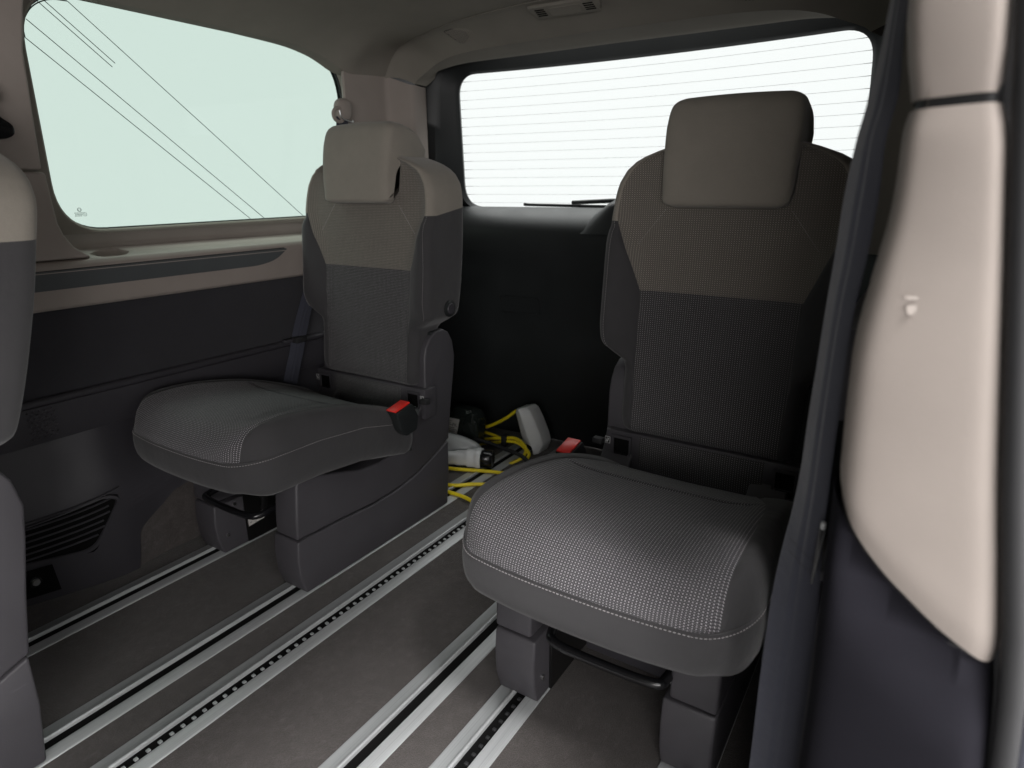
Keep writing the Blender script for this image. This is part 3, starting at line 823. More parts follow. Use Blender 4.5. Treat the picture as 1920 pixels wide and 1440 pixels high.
# ================================================================== SEATS
SEAT_Y = 1.13
def make_seat(s, bu=0.0):
    """s=+1: inboard side towards +x. local x = s*u, local y = car y - SEAT_Y. bu shifts the upholstery sideways"""
    root = empty('captain_seat', (0, SEAT_Y, 0))
    YS = SEAT_Y
    def T(u, y, z): return (s*u, y-YS, z)
    def B(name, b, mat, par=None, bev=.003, seg=2):
        u0, u1, y0, y1, z0, z1 = b
        return box(name, (min(s*u0, s*u1), max(s*u0, s*u1), y0-YS, y1-YS, z0, z1), mat, par or root, bev, seg)
    def PX(name, prof, u0, u1, mat, par=None, bev=.003, seg=2):
        return prism(name, [(a-YS, b) for a, b in prof], 'x', s*u0, s*u1, mat, par or root, bev, seg)
    # ---- legs (pedestals on the rails)
    base = [(.860, .006), (.846, .05), (.843, .10), (.848, .150), (.983, .146), (1.096, .139), (1.19, .143), (1.27, .156), (1.35, .183), (1.425, .213), (1.424, .12), (1.412, .006)]
    top = [(.848, .155), (.850, .20), (.860, .290), (.868, .304), (.884, .310), (.95, .288), (1.06, .256), (1.13, .249), (1.185, .254), (1.203, .268), (1.212, .290), (1.255, .312), (1.297, .338),
           (1.318, .368), (1.329, .400), (1.330, .443), (1.332, .490), (1.340, .520), (1.358, .545), (1.385, .560), (1.416, .562), (1.444, .548), (1.462, .517), (1.470, .470), (1.462, .417), (1.444, .320), (1.428, .218), (1.35, .188), (1.27, .161), (1.19, .148), (1.096, .144), (.983, .151)]
    for sg in (1, -1):
        u0 = .165*sg
        lg = PX('leg', base, u0-.044, u0+.044, 'pedestal_plastic', None, .005, 3)
        PX('leg_cover', top, u0-(.034 if sg > 0 else .044), u0+(.044 if sg > 0 else .034), 'pedestal_plastic', lg, .006, 3)
        PX('rail_foot', [(.862, .012), (1.40, .012), (1.40, .03), (.862, .03)], u0-.03, u0+.03, 'black_trim', lg, .002)
    # inner faces: screws and type labels
    for sg in (1, -1):
        ui = sg*(.165-.0445)
        for y, z in ((.875, .055), (.905, .135)):
            b = from_bm('screw', tube_bm([T(ui, y, z), T(ui-sg*.003, y, z)], .0045, 10), 'steel', root)
    PX('inner_plate', [(.93, .01), (1.30, .01), (1.30, .27), (.93, .27)], -.1200, -.1140, 'black_paint', None, .002)
    PX('inner_plate', [(.90, .01), (1.30, .01), (1.30, .20), (.90, .27)], .1140, .1200, 'black_paint', None, .002)
    PX('type_label', [(.935, .055), (.985, .060), (.985, .085), (.935, .082)], -.1128, -.1136, 'label_paper', None, 0)
    PX('type_label', [(.955, .150), (1.03, .166), (1.03, .205), (.955, .186)], .1128, .1136, 'label_paper', None, 0)
    # print on the labels
    bm = bmesh.new()
    for r_ in range(4):
        for q in range(5):
            y = .940+q*.0085; z = .064+r_*.0045+.0006*q
            if random.random() < .8:
                v = [bm.verts.new(T(-.1122, *p)) for p in ((y, z), (y+random.uniform(.004, .007), z+.0004), (y+.005, z+.0022), (y, z+.0018))]; bm.faces.new(v)
    for r_ in range(5):
        for q in range(4):
            y = .995+q*.0085; z = .166+r_*.0055+.0016*q
            if random.random() < .8:
                v = [bm.verts.new(T(.1122, *p)) for p in ((y, z), (y+.006, z+.0012), (y+.006, z+.004), (y, z+.0028))]; bm.faces.new(v)
    from_bm('label_print', bm, 'black_print', root, 0)
    # ---- seat pan and cross structure under the cushion
    B('seat_pan', (-.20, .20, .80, 1.28, .285, .335), 'black_trim', None, .01)
    PX('cross_member', [(.98, .10), (1.05, .10), (1.07, .285), (.96, .285)], -.114, .114, 'black_paint', None, .004)
    PX('strut', [(.93, .13), (.96, .13), (1.00, .29), (.97, .29)], -.045, -.02, 'black_paint', None, .003)
    PX('tray', [(1.02, .03), (1.25, .03), (1.25, .20), (1.02, .16)], -.10, .10, 'dark_trim', None, .005)
    # ---- adjusting bar
    hb = crom([T(-.128, 1.00, .205), T(-.128, .90, .196), T(-.126, .846, .192), T(-.108, .826, .190), T(0, .822, .189), T(.066, .826, .190), T(.086, .846, .192), T(.088, .90, .197), T(.088, 1.0, .208)], 8)
    tube('adjusting_bar', hb, .0085, 'black_gloss', root, 12)
    # ---- cushion
    F0, F1, W = .700, 1.262, .243
    def wid(y):
        r1, r2 = .095, .04
        w_ = W-.012*sstep(1.0, 1.26, y)
        if y < F0+r1: w_ = W-r1*(1-math.sqrt(max(0, 1-((F0+r1-y)/r1)**2)))*.72
        if y > F1-r2: w_ -= r2*(1-math.sqrt(max(0, 1-((y-F1+r2)/r2)**2)))
        return w_
    zt = [(F0, .442), (.76, .457), (.85, .459), (.95, .447), (1.05, .426), (1.15, .392), (1.22, .362), (F1, .344)]
    zs = [(F0, .398), (.78, .404), (.90, .402), (1.05, .388), (1.15, .362), (F1, .330)]
    ys = [F0+(F1-F0)*(.5-.5*math.cos(math.pi*(i/70)**.8)) for i in range(71)]
    for g0 in (1.035, 1.185):
        ys += [g0-.010, g0-.006, g0-.003, g0, g0+.003, g0+.006, g0+.010]
    ys = sorted(set(ys)); nr = len(ys)
    UP = lambda y: min(smooth_interp([(.70, .204), (.92, .202), (1.05, .190), (1.17, .160), (1.27, .142)], y), wid(y)-.004)
    NC, NB = 44, 14
    def cols(y):
        up, w_ = UP(y), wid(y); o = []
        for j in range(NB): o.append(-lerp(w_, up, 1-math.cos(j/NB*math.pi/2)))
        for j in range(NC+1): o.append(lerp(-up, up, j/NC))
        for j in range(NB-1, -1, -1): o.append(lerp(w_, up, 1-math.cos(j/NB*math.pi/2)))
        return o
    def height(u, y):
        w_ = wid(y)
        z1, z0 = smooth_interp(zt, y), interp(zs, y)
        z = z1+.011*sstep(.12, .205, abs(u))-.002*math.exp(-((u/.09)**2))
        for g0 in (1.035, 1.185):
            if abs(u) < UP(y): z -= .006*math.exp(-((y-g0)/.005)**2)*sstep(.19, .15, abs(u))
        if abs(abs(u)-UP(y)) < .004 and y > F0+.02: z -= .0035
        e1 = (w_-abs(u))/.030; e2 = (y-F0)/.070; e3 = (F1-y)/.03
        k_ = 0
        for e in (e1, e2, e3):
            e = max(0, min(1, e)); k_ = max(k_, 1-math.sqrt(1-(1-e)**2)) if e < 1 else k_
        d1 = max(0, 1-max(0, e1)); d2 = max(0, 1-max(0, e2)); d3 = max(0, 1-max(0, e3))
        dd = min(1, math.sqrt(d1*d1+max(d2, d3)**2))
        k_ = 1-math.sqrt(max(0, 1-dd*dd))
        return lerp(z, z0, k_)
    def bow(u, y): return y+.028*(abs(u)/W)**2.5*(1-sstep(F0, 1.1, y))
    G = [[(u, y) for u in cols(y)] for y in ys]
    NCOL = len(G[0])
    P3 = [[Vector(T(u+bu, bow(u, y), height(u, y))) for u, y in row] for row in G]
    mid = NCOL//2; arc = [0]
    for i in range(1, nr): arc.append(arc[-1]+(P3[i][mid]-P3[i-1][mid]).length)
    arcs = []
    for j in range(NCOL):
        a_ = [0]
        for i in range(1, nr): a_.append(a_[-1]+(P3[i][j]-P3[i-1][j]).length)
        arcs.append([q-a_[-1]+arc[-1] for q in a_])
    def patch(name, j0, j1, mat, par):
        vs = []; uv = []; fs = []; nj = j1-j0+1
        for i in range(nr):
            for j in range(j0, j1+1):
                vs.append(P3[i][j]); uv.append((G[i][j][0], arcs[j][i]))
        for i in range(nr-1):
            for j in range(nj-1):
                f = (i*nj+j, i*nj+j+1, (i+1)*nj+j+1, (i+1)*nj+j); fs.append(f if s > 0 else f[::-1])
        return from_data(name, vs, fs, mat, par, 60, uv, recalc=False)
    # fascia ring under the top
    bound = [(0, j) for j in range(NCOL)]+[(i, NCOL-1) for i in range(1, nr)]+[(nr-1, j) for j in range(NCOL-2, -1, -1)]+[(i, 0) for i in range(nr-2, 0, -1)]
    cx, cy = s*bu, (F0+F1)/2-YS
    lv = []
    for k2, dz in ((1.0, 0), (.994, -.003), (1.004, -.010), (1.010, -.025), (1.008, -.045), (.998, -.060), (.975, -.072), (.94, -.078), (.6, -.079)):
        ring = []
        for (i, j) in bound:
            p = P3[i][j]; u, y = G[i][j]
            depth = 1.0+.25*sstep(.20, .243, abs(u))*1.0
            ring.append(Vector((cx+(p.x-cx)*k2, cy+(p.y-cy)*(1+(k2-1)*.8), p.z+dz*depth+(.02*(k2 < .7)))))
        lv.append(ring)
    vs = [p for r_ in lv for p in r_]; nb = len(bound); fs = []
    for a in range(len(lv)-1):
        for b in range(nb):
            f = (a*nb+b, a*nb+(b+1) % nb, (a+1)*nb+(b+1) % nb, (a+1)*nb+b); fs.append(f[::-1] if s > 0 else f)
    cush = from_data('cushion', vs, fs, 'fabric_dark', root, 50, None, recalc=False)
    patch('centre_panel', NB, NB+NC, 'fabric_lit_dots', cush)
    patch('side_bolster', 0, NB, 'fabric_dark', cush); patch('side_bolster', NB+NC, NCOL-1, 'fabric_dark', cush)
    front = [i for i in range(nb)]
    seam = []
    ordr = [(i, 0) for i in range(nr-6, 0, -1)]+[(0, j) for j in range(NCOL)]+[(i, NCOL-1) for i in range(1, nr-6)]
    for (i, j) in ordr:
        p = P3[i][j]; seam.append(Vector((cx+(p.x-cx)*1.004+0, cy+(p.y-cy)*1.004, p.z-.0062)))
    stitch('stitching', seam, cush)
    # ---- backrest (rings stacked upwards)
    wt = [(.408, .174), (.416, .186), (.44, .190), (.555, .192), (.575, .198), (.592, .226), (.606, .246), (.63, .252), (.80, .252), (.92, .245), (.96, .237), (.985, .223), (1.0, .206), (1.012, .184), (1.023, .155), (1.033, .122), (1.042, .082), (1.047, .045), (1.050, .015)]
    yf = [(.408, 1.322), (.422, 1.311), (.50, 1.318), (.62, 1.330), (.735, 1.343), (.88, 1.352), (.97, 1.360), (1.05, 1.372)]
    yk = [(.408, 1.385), (.422, 1.398), (.55, 1.425), (.60, 1.452), (.80, 1.485), (.95, 1.500), (1.0, 1.498), (1.05, 1.488)]
    us = [(.408, .160), (.733, .167), (.880, .226), (1.2, .3)]
    zz = []
    for a, b, nn in ((.408, .422, 4), (.422, .555, 10), (.555, .63, 12), (.63, .733, 8), (.733, .88, 14), (.88, .97, 9), (.97, 1.033, 12), (1.033, 1.050, 8)):
        zz += [lerp(a, b, q/nn) for q in range(nn)]
    zz.append(1.050)
    z_split = zz.index(.733) if .733 in zz else min(range(len(zz)), key=lambda q: abs(zz[q]-.733))
    z_sh = min(range(len(zz)), key=lambda q: abs(zz[q]-.88))
    RC, RB, RK = 30, 8, 9        # columns: centre front, bolster, corner
    rows_, uvr, zones = [], [], None
    for z in zz:
        w_ = interp(wt, z) if z < .60 or z > .955 else smooth_interp(wt, z); f = smooth_interp(yf, z); k_ = smooth_interp(yk, z)
        rc = min(.026, w_*.6); u_s = min(interp(us, z), w_-rc*.75)
        bol = .024*sstep(.57, .66, z)*(1-.5*sstep(.82, .97, z))+.010
        top_r = sstep(1.02, 1.05, z)
        f2 = f+.022*top_r**2; k2 = k_-.016*top_r**2
        def ff(u):
            a = abs(u); g_ = f2-bol*sstep(u_s-.03, max(u_s+.02, w_-.03), a)+.004*math.cos(min(1, a/.17)*math.pi/2)*0
            if abs(a-u_s) < .002 and z < 1.0: g_ += .0035
            return g_
        pts = []; zn = []
        for j in range(RC+1): u = lerp(-u_s, u_s, j/RC); pts.append((u, ff(u))); zn.append('c')
        uu = w_-rc
        for j in range(1, RB+1): u = lerp(u_s, max(uu, u_s+.001), j/RB); pts.append((u, ff(u))); zn.append('b')
        fe = pts[-1][1]; ue = pts[-1][0]; rx = w_-ue
        for j in range(1, RK+1):
            t = j/RK*math.pi/2; pts.append((ue+rx*math.sin(t), fe+rc*(1-math.cos(t)))); zn.append('s')
        kr = min(.028, w_*.6)
        for j in range(1, 8): pts.append((w_, lerp(fe+rc, k2-kr, j/7))); zn.append('s')
        for j in range(1, 6):
            t = j/5*math.pi/2; pts.append((w_-kr*(1-math.cos(t)), k2-kr*(1-math.sin(t)))); zn.append('s')
        half = pts[RC+1:]
        nk = 10
        for j in range(1, nk): pts.append((lerp(w_-kr, -(w_-kr), j/nk), k2)); zn.append('k')
        for u, y in half[::-1]: pts.append((-u, y))
        zones = RC
        def tilt(u, y, z):  # colour split on the sides climbs towards the rear
            return z+.16*(y-1.36)*math.exp(-((z-.88)/.05)**2)*(1 if y > 1.36 else 0)
        rows_.append([Vector(T(u+bu, y, tilt(u, y, z))) for u, y in pts]); uvr.append([(u, z) for u, y in pts])
    NN = len(rows_[0])
    def key(i, j):
        cen = j < RC
        if cen: return 'lower' if i < z_split else 'upper'
        return 'bolster' if i < z_sh else 'shoulder'
    made = loft(rows_, key, {'bolster': ('backrest', 'fabric_dark', None), 'lower': ('lower_panel', 'fabric_shaded_dots', 'bolster'), 'upper': ('upper_panel', 'fabric_beige_dots', 'bolster'), 'shoulder': ('shoulder_panel', 'fabric_beige', 'bolster')}, root, ('bolster', 'shoulder'), lambda i, j: uvr[i][j], flip=(s < 0))
    back = made['bolster']
    # stitched seams of the backrest
    jR = RC+RB+2
    for jj in (jR, NN-jR+RC+0):
        pts = [rows_[i][jj % NN] for i in range(len(zz)) if .60 < zz[i] < .93]
        nrm = [Vector((0, -.0012, 0)) for _ in pts]
        stitch('stitching', [p+q for p, q in zip(pts, nrm)], back, .003, .0035, .0009)
    for sg in (-1, 1):
        stitch('stitching', [Vector(T(bu+sg*lerp(.125, .205, t), smooth_interp(yf, lerp(.905, .80, t))-.0015-.03*sstep(.17, .21, lerp(.125, .205, t))*0, lerp(.905, .80, t))) for t in (q/10 for q in range(9))], back, .003, .0025, .0011, 'thread')
    # ---- plastic shell and lower lumbar strip with child seat anchors
    PX('shell', [(1.325, .300), (1.345, .300), (1.40, .56), (1.37, .56), (1.335, .41)], -.205+bu, .205+bu, 'black_trim', None, .004)
    lp = [(1.3075, .318), (1.36, .318), (1.36, .406), (1.3115, .406)]
    lum = PX('anchor_panel', lp, -.222+bu, .222+bu, 'pedestal_plastic', None, .004)
    lf = []
    for zq in range(9):
        z = lerp(.322, .402, zq/8); lf.append([Vector(T(bu+lerp(-.137, .137, j/20), 1.3045+.003*(abs(j-10)/10)**6+.0035*(abs(zq-4)/4)**4, z)) for j in range(21)])
    vs = [p for r_ in lf for p in r_]; fs = [(i*21+j, i*21+j+1, (i+1)*21+j+1, (i+1)*21+j) for i in range(8) for j in range(20)]
    from_data('lumbar_strip', vs, [f if s > 0 else f[::-1] for f in fs], 'fabric_shaded_dots', lum, 50, [(lerp(-.137, .137, j/20), lerp(.322, .402, i/8)) for i in range(9) for j in range(21)], recalc=False)
    for sg in (-1, 1):
        uc = bu+sg*.180
        fr = bmesh.new(); L = []
        rect = [(-.024, -.034), (.024, -.034), (.024, .034), (-.024, .034)]
        for kq, yy in ((1.0, 1.309), (1.0, 1.3045), (.80, 1.3045), (.76, 1.3075), (.70, 1.33)):
            L.append([fr.verts.new(T(uc+a*kq, yy, .362+b*kq)) for a, b in rect])
        for P, Q in zip(L, L[1:]):
            for i in range(4): fr.faces.new((P[i], P[(i+1) % 4], Q[(i+1) % 4], Q[i]))
        f1 = from_bm('anchor_frame', fr, 'pedestal_plastic', lum, 20)
        bm = bmesh.new(); bm.faces.new([bm.verts.new(T(uc+a*.78, 1.3065, .362+b*.78)) for a, b in rect])
        from_bm('anchor_pocket', bm, 'slot_black', f1, 0)
        tube('anchor_hoop', [T(uc-.016, 1.304, .352), T(uc+.016, 1.304, .352)], .0022, 'black_gloss', f1, 8)
        # child-seat pictogram
        ic = uc+sg*.0345; zc = .380
        box_ = [(-.0065, -.0085), (.0065, -.0085), (.0065, .0085), (-.0065, .0085)]
        def flat(name, polys, mat, dy):
            bm = bmesh.new()
            for pl in polys: bm.faces.new([bm.verts.new(T(ic+a, 1.3095-dy, zc+b)) for a, b in pl])
            return from_bm(name, bm, mat, lum, 0)
        flat('pictogram', [box_], 'white_print', .0042)
        flat('pictogram_field', [[(a*.84, b*.88) for a, b in box_]], 'black_print', .0048)
        flat('pictogram_mark', [[(-.0038, .0045), (-.0022, .0058), (.0006, -.0022), (.004, -.0022), (.004, -.0046), (-.001, -.0046)], [(-.0005, .0052), (.0014, .0052), (.0014, .0034), (-.0005, .0034)], [(.0004, .0022), (.002, .0026), (.0032, -.0008), (.0018, -.0012)]], 'white_print', .0054)
    # ---- head restraint: L-shaped block hooking over the backrest
    prof = round_poly([(1.306, .914), (1.346, .908), (1.364, .985), (1.386, 1.006), (1.474, 1.014), (1.486, 1.052), (1.446, 1.106), (1.388, 1.124), (1.334, 1.120), (1.308, 1.02)], [.012, .012, .01, .012, .010, .012, .02, .03, .03, .05], 4)
    npf = len(prof); HW = .130; RI = .032
    ccw = sum(prof[i][0]*prof[(i+1) % npf][1]-prof[(i+1) % npf][0]*prof[i][1] for i in range(npf)) > 0
    nrm_ = []
    for i in range(npf):
        a_, b_ = Vector(prof[i-1]), Vector(prof[(i+1) % npf]); e_ = (b_-a_).normalized()
        nrm_.append(Vector((-e_.y, e_.x)) if ccw else Vector((e_.y, -e_.x)))
    hb_ = bmesh.new(); rws_ = []
    xs = [-1+q/8*(RI/HW) for q in range(8)]+[lerp(-1+RI/HW, 1-RI/HW, q/12) for q in range(13)]+[1-(7-q)/8*(RI/HW) for q in range(8)]
    for x_ in xs:
        e_ = max(0, (abs(x_)*HW-(HW-RI))/RI); ins_ = .0165*(1-math.sqrt(max(0, 1-e_*e_)))
        row = []
        for i in range(npf):
            q_ = Vector(prof[i])+nrm_[i]*ins_; t_ = (q_.y-.91)/.21
            bul = -.006*(1-x_*x_)*sstep(.95, 1.05, t_ if 0 else 1) if prof[i][0] < 1.33 else 0
            xw = x_*HW*(1.0-.05*(1-t_)-.04*sstep(.75, 1.0, t_))
            row.append(hb_.verts.new((xw+s*bu, q_.x+bul-YS, q_.y-.004*(x_*x_)*(t_ > .8))))
        rws_.append(row)
    for P_, Q_ in zip(rws_, rws_[1:]):
        for i in range(npf): hb_.faces.new((P_[i], P_[(i+1) % npf], Q_[(i+1) % npf], Q_[i]))
    hb_.faces.new(rws_[0]); hb_.faces.new(rws_[-1][::-1])
    from_bm('headrest', hb_, 'fabric_beige', root, 60)
    for sg in (-1, 1): tube('headrest_post', [T(bu+sg*.055, 1.425, 1.03), T(bu+sg*.055, 1.425, 1.07)], .006, 'steel', root, 10)
    # ---- release button on the inboard side
    kb = Vector(T(bu+.2525, 1.395, .628))
    kn = from_bm('release_button', tube_bm([kb, kb+Vector((s*.004, 0, 0)), kb+Vector((s*.0065, 0, 0))], [.0235, .0225, .018], 24), 'black_trim', root)
    from_bm('button_cap', tube_bm([kb+Vector((s*.0066, 0, 0)), kb+Vector((s*.009, 0, 0))], [.016, .0135], 20), 'dark_trim', kn)
    # ---- buckle with red button
    bk = empty('buckle'); bk.parent = root
    ub = .222+bu*.5
    PX('buckle_body', round_poly([(1.152, .392), (1.210, .404), (1.234, .362), (1.226, .324), (1.184, .318), (1.166, .338)], .006, 3), ub, ub+.040, 'black_trim', bk, .005, 3)
    PX('buckle_button', round_poly([(1.150, .3965), (1.206, .4085), (1.2075, .4040), (1.151, .3925)], .001, 2), ub+.004, ub+.036, 'red_plastic', bk, .002, 2)
    tube('buckle_strap', [T(.225, 1.20, .32), T(.215, 1.23, .27), T(.20, 1.26, .24)], .009, 'black_trim', bk, 8)
    # pull tab beside the inner anchor
    PX('pull_tab', [(1.285, .372), (1.305, .370), (1.306, .384), (1.286, .386)], .222+bu, .246+bu, 'rubber', None, .002)
    return root
GS = 'captain seats on the floor rails'
seatA = make_seat(1); seatA.location.x = -.49
tag(seatA, 'dark grey and beige seat beneath the green side window, whole in view', 'seat', GS)
seatC = copy_tree(seatA); seatC.location = (-.49, SEAT_Y-1.118, 0)
def recline(root, deg, py, pz, names):
    for o in root.children:
        if o.name.split('.')[0] in names:
            Rm = Matrix.Rotation(R(deg), 4, 'X'); pv = Vector((0, py-SEAT_Y, pz))
            o.matrix_local = Matrix.Translation(pv) @ Rm @ Matrix.Translation(-pv)
recline(seatC, -8.6, 1.38, .46, ('backrest', 'headrest', 'headrest_post', 'release_button'))
tag(seatC, 'cropped seat at the left edge of the picture, seen from its side', 'seat', GS)
seatB = make_seat(-1, -.020); seatB.location.x = .49
tag(seatB, 'dark grey and beige seat in front of the rear window, nearest the camera', 'seat', GS)

# ================================================================== NEAR DOOR PILLAR (right foreground)
pil = empty('door_pillar', (.88, .52, .18)); tag(pil, 'large pale beige door pillar with dark lower trim, right foreground', 'pillar trim')
pinv = Matrix.Translation((-.88, -.52, -.18))
XI = [(.15, .838), (.50, .836), (.62, .832), (.70, .829), (.771, .828), (.848, .833), (.916, .838), (1.0, .836), (1.068, .828), (1.40, .812)]
XO = [(.15, .985), (.40, .972), (.614, .955), (.75, .932), (.87, .913), (1.0, .893), (1.08, .882), (1.25, .868), (1.40, .858)]
def pillar_piece(name, mat, z0, z1, nrow, grow=0., bot=None, edge=.004):
    """stacked horizontal sections; bot(x) gives the lower limit of the face"""
    rws = []
    for i in range(nrow+1):
        t = i/nrow
        z = lerp(z0, z1, t)
        a, b = smooth_interp(XI, z)-grow, smooth_interp(XO, z)+grow*.5
        sh = edge*max(0, 1-min(t, 1-t)*nrow/2.0)**2
        a += sh; b -= sh; yf_ = .497-grow+sh
        ring = [(a+.010, .72), (a+.003, .62)]
        for q in range(33):
            u_ = -1+2*q/32; u2 = math.copysign(1-(1-abs(u_))**1.6, u_)
            ring.append((lerp(a, b, (u2+1)/2), yf_+.0125*(1-u2)+.003*u2*u2+(.022 if u_ < 0 else .024)*abs(u2)**10))
        ring += [(b, .57), (b-.01, .62)]
        out = []
        for x, y in ring:
            zz_ = z
            if bot:
                lo = bot(x, y); zz_ = lerp(lo, z1, t)
            out.append((x, y, zz_))
        rws.append(out)
    o = grid(name, rws, mat, None, 60); o.parent = pil; o.matrix_parent_inverse = pinv
    return o
def bot_line(x, y): return smooth_interp([(.81, .745), (.835, .709), (.852, .686), (.873, .665), (.893, .650), (.915, .635), (.936, .624), (.96, .611)], x)
pillar_piece('upper_trim', 'beige_trim', 1.004, 1.42, 16)
pillar_piece('middle_trim', 'beige_trim', .60, .998, 30, 0, bot_line, .003)
pillar_piece('lower_trim', 'pillar_dark', .02, .745, 24, .0, None, .0)
pillar_piece('core', 'rubber', .03, 1.41, 24, -.006)
rws = []
for o_ in [o for o in pil.children if o.name.startswith('lower_trim')]:
    for v in o_.data.vertices:
        v.co.y += .006
        lim = bot_line(v.co.x, v.co.y)-.003
        if v.co.z > lim: v.co.z = lim+(v.co.z-lim)*.0
        # soft shoulder under the beige part
        if v.co.y < .54: v.co.y -= .016*sstep(.0, .07, lim-v.co.z)*(1-.4*sstep(.10, .30, lim-v.co.z))
o = grid('seal_carrier', [[(smooth_interp(XO, z)-.012, .565, z), (smooth_interp(XO, z)+.16, .565, z)] for z in (.05+.05*q for q in range(29))], 'rubber', None); o.parent = pil; o.matrix_parent_inverse = pinv
# two pale scuffs on the pillar face
bm = bmesh.new()
for cx_, cz_, rx_, rz_ in ((.8605, .8770, .0042, .0017), (.8614, .8688, .0028, .0045)):
    bm.faces.new([bm.verts.new((cx_+rx_*math.cos(a_)*(1+.2*math.sin(3*a_)), .5128, cz_+rz_*math.sin(a_)*(1+.25*math.cos(2*a_)))) for a_ in (2*math.pi*q/14 for q in range(14))])
o = from_bm('scuff_mark', bm, 'scuffed_beige', None, 0); o.parent = pil; o.matrix_parent_inverse = pinv
# rubber door seals running up the outer edge
ds = empty('door_seal', (.96, .5, .1)); tag(ds, 'dark rubber door seal running along the right edge of the picture', 'door seal')
for dx, dy, rr, mt in ((.008, .000, .0085, 'rubber'), (.020, .006, .008, 'webbing'), (.040, .02, .018, 'rubber')):
    o = tube('seal_lip', [(smooth_interp(XO, z)+dx, .505+dy, z) for z in (.1+.05*q for q in range(27))], rr, mt, ds, 12)
    o.matrix_parent_inverse = Matrix.Translation((-.96, -.5, -.1))

# ================================================================== BELTS
def ribbon(name, pts, dirs, wd, mat, parent, th=.0013, inv=None, n=10):
    P = crom(pts, n); D = crom(dirs, n); bm = bmesh.new(); A_ = []
    prof = [(-.5, 0), (-.44, .0012), (-.2, .0006), (-.16, .0016), (-.06, .0016), (-.02, .0006), (.02, .0006), (.06, .0016), (.16, .0016), (.2, .0006), (.44, .0012), (.5, 0)]
    for i, p in enumerate(P):
        t = (P[min(i+1, len(P)-1)]-P[max(0, i-1)]).normalized(); d = D[i]-t*D[i].dot(t); d.normalize(); nn = t.cross(d)
        A_.append([bm.verts.new(p+d*a*wd+nn*b) for a, b in prof]+[bm.verts.new(p+d*a*wd-nn*b) for a, b in prof[-2:0:-1]])
    m_ = len(A_[0])
    for a, b in zip(A_, A_[1:]):
        for q in range(m_): bm.faces.new((a[q], a[(q+1) % m_], b[(q+1) % m_], b[q]))
    bm.faces.new(A_[0]); bm.faces.new(A_[-1][::-1])
    o = from_bm(name, bm, mat, parent, 50)
    if inv: o.matrix_parent_inverse = inv
    return o
# far seat's belt: guide on the rear pillar, webbing dropping behind the seat
b1 = empty('seat_belt', (-.76, 1.55, 0)); tag(b1, 'seat belt of the far seat, hanging from a beige guide by the window', 'seat belt')
iv = Matrix.Translation((.76, -1.55, 0))
def bput(o): o.parent = b1; o.matrix_parent_inverse = iv; return o
gx, gy_, gz = -.765, 1.555, 1.188
bm = bmesh.new(); bmesh.ops.create_uvsphere(bm, u_segments=24, v_segments=14, radius=1)
for v in bm.verts:
    x, y, z = v.co
    sq = lambda q, e: math.copysign(abs(q)**e, q)
    v.co = Vector((gx+.020*sq(x, .7), gy_+.030*sq(y, .75)+.004*z, gz+.034*sq(z, .75)))
bput(from_bm('guide_cover', bm, 'beige_trim', None, 60))
loop = [(gx+.012, gy_-.030+.022*math.cos(t), gz-.018+.020*math.sin(t)) for t in (2*math.pi*q/24 for q in range(24))]
bput(from_bm('guide_ring', tube_bm(loop, .0055, 8, closed=True), 'beige_trim'))
bput(tube('guide_loop', [(gx+.021, gy_-.034, gz-.006), (gx+.022, gy_-.026, gz-.028), (gx+.021, gy_+.018, gz-.036), (gx+.018, gy_+.022, gz-.030)], .0022, 'steel', None, 8, 4))
ribbon('webbing', [(gx+.008, gy_-.012, gz-.025), (-.752, 1.52, 1.05), (-.748, 1.45, .85), (-.746, 1.34, .64), (-.744, 1.288, .53), (-.742, 1.262, .46), (-.74, 1.225, .37), (-.738, 1.20, .30)],
       [(.2, 1, .1)]*4+[(.35, .9, .2)]*4, .042, 'webbing', b1, inv=iv)
bput(box('belt_stop', (-.757, -.729, 1.258, 1.300, .492, .512), 'rubber', None, .004))
bput(box('belt_hook', (-.764, -.745, 1.228, 1.262, .497, .507), 'dark_trim', None, .003))
# belt bracket of the cropped seat on the pillar
b2 = empty('belt_bracket', (-.74, .60, 1.05)); tag(b2, 'black belt height bracket on the beige pillar at the left edge', 'belt bracket')
iv2 = Matrix.Translation((.74, -.60, -1.05))
def b2put(o): o.parent = b2; o.matrix_parent_inverse = iv2; return o
b2put(prism('slider', round_poly([(.48, 1.156), (.604, 1.156), (.612, 1.122), (.59, 1.116), (.48, 1.116)], .008, 3), 'x', -.742, -.720, 'black_trim', None, .004))
b2put(prism('stalk', round_poly([(.50, 1.14), (.596, 1.14), (.594, 1.098), (.604, 1.086), (.622, 1.074), (.622, 1.056), (.604, 1.046), (.50, 1.046)], .010, 4), 'x', -.738, -.716, 'black_gloss', None, .006))
# near belt, out of focus
b3 = empty('seat_belt', (.80, .60, .05)); tag(b3, 'blurred dark seat belt hanging in the right foreground beside the pillar', 'seat belt')
iv3 = Matrix.Translation((-.80, -.60, -.05))
BELT = [(.818, 1.30, .22), (.817, 1.085, .32), (.816, 1.02, .50), (.812, .986, .52), (.811, .943, .60), (.810, .897, .59), (.8075, .845, .55), (.807, .794, .56), (.807, .74, .60), (.8075, .684, .63), (.807, .638, .71), (.806, .597, .83), (.806, .534, .96), (.807, .435, .995), (.808, .342, .995), (.808, .20, .995), (.808, .04, .995)]
ribbon('webbing', [(x, .62, z) for x, z, w_ in BELT], [(w_, -math.sqrt(1-w_*w_), 0) for x, z, w_ in BELT], .048, 'webbing', b3, inv=iv3)
for q in (0, 1):
    o = stitch('stitching', [(.795, .610, .622-.013*q), (.8185, .604, .606-.013*q)], b3, .0022, .0012, .0009, 'rubber'); o.matrix_parent_inverse = iv3
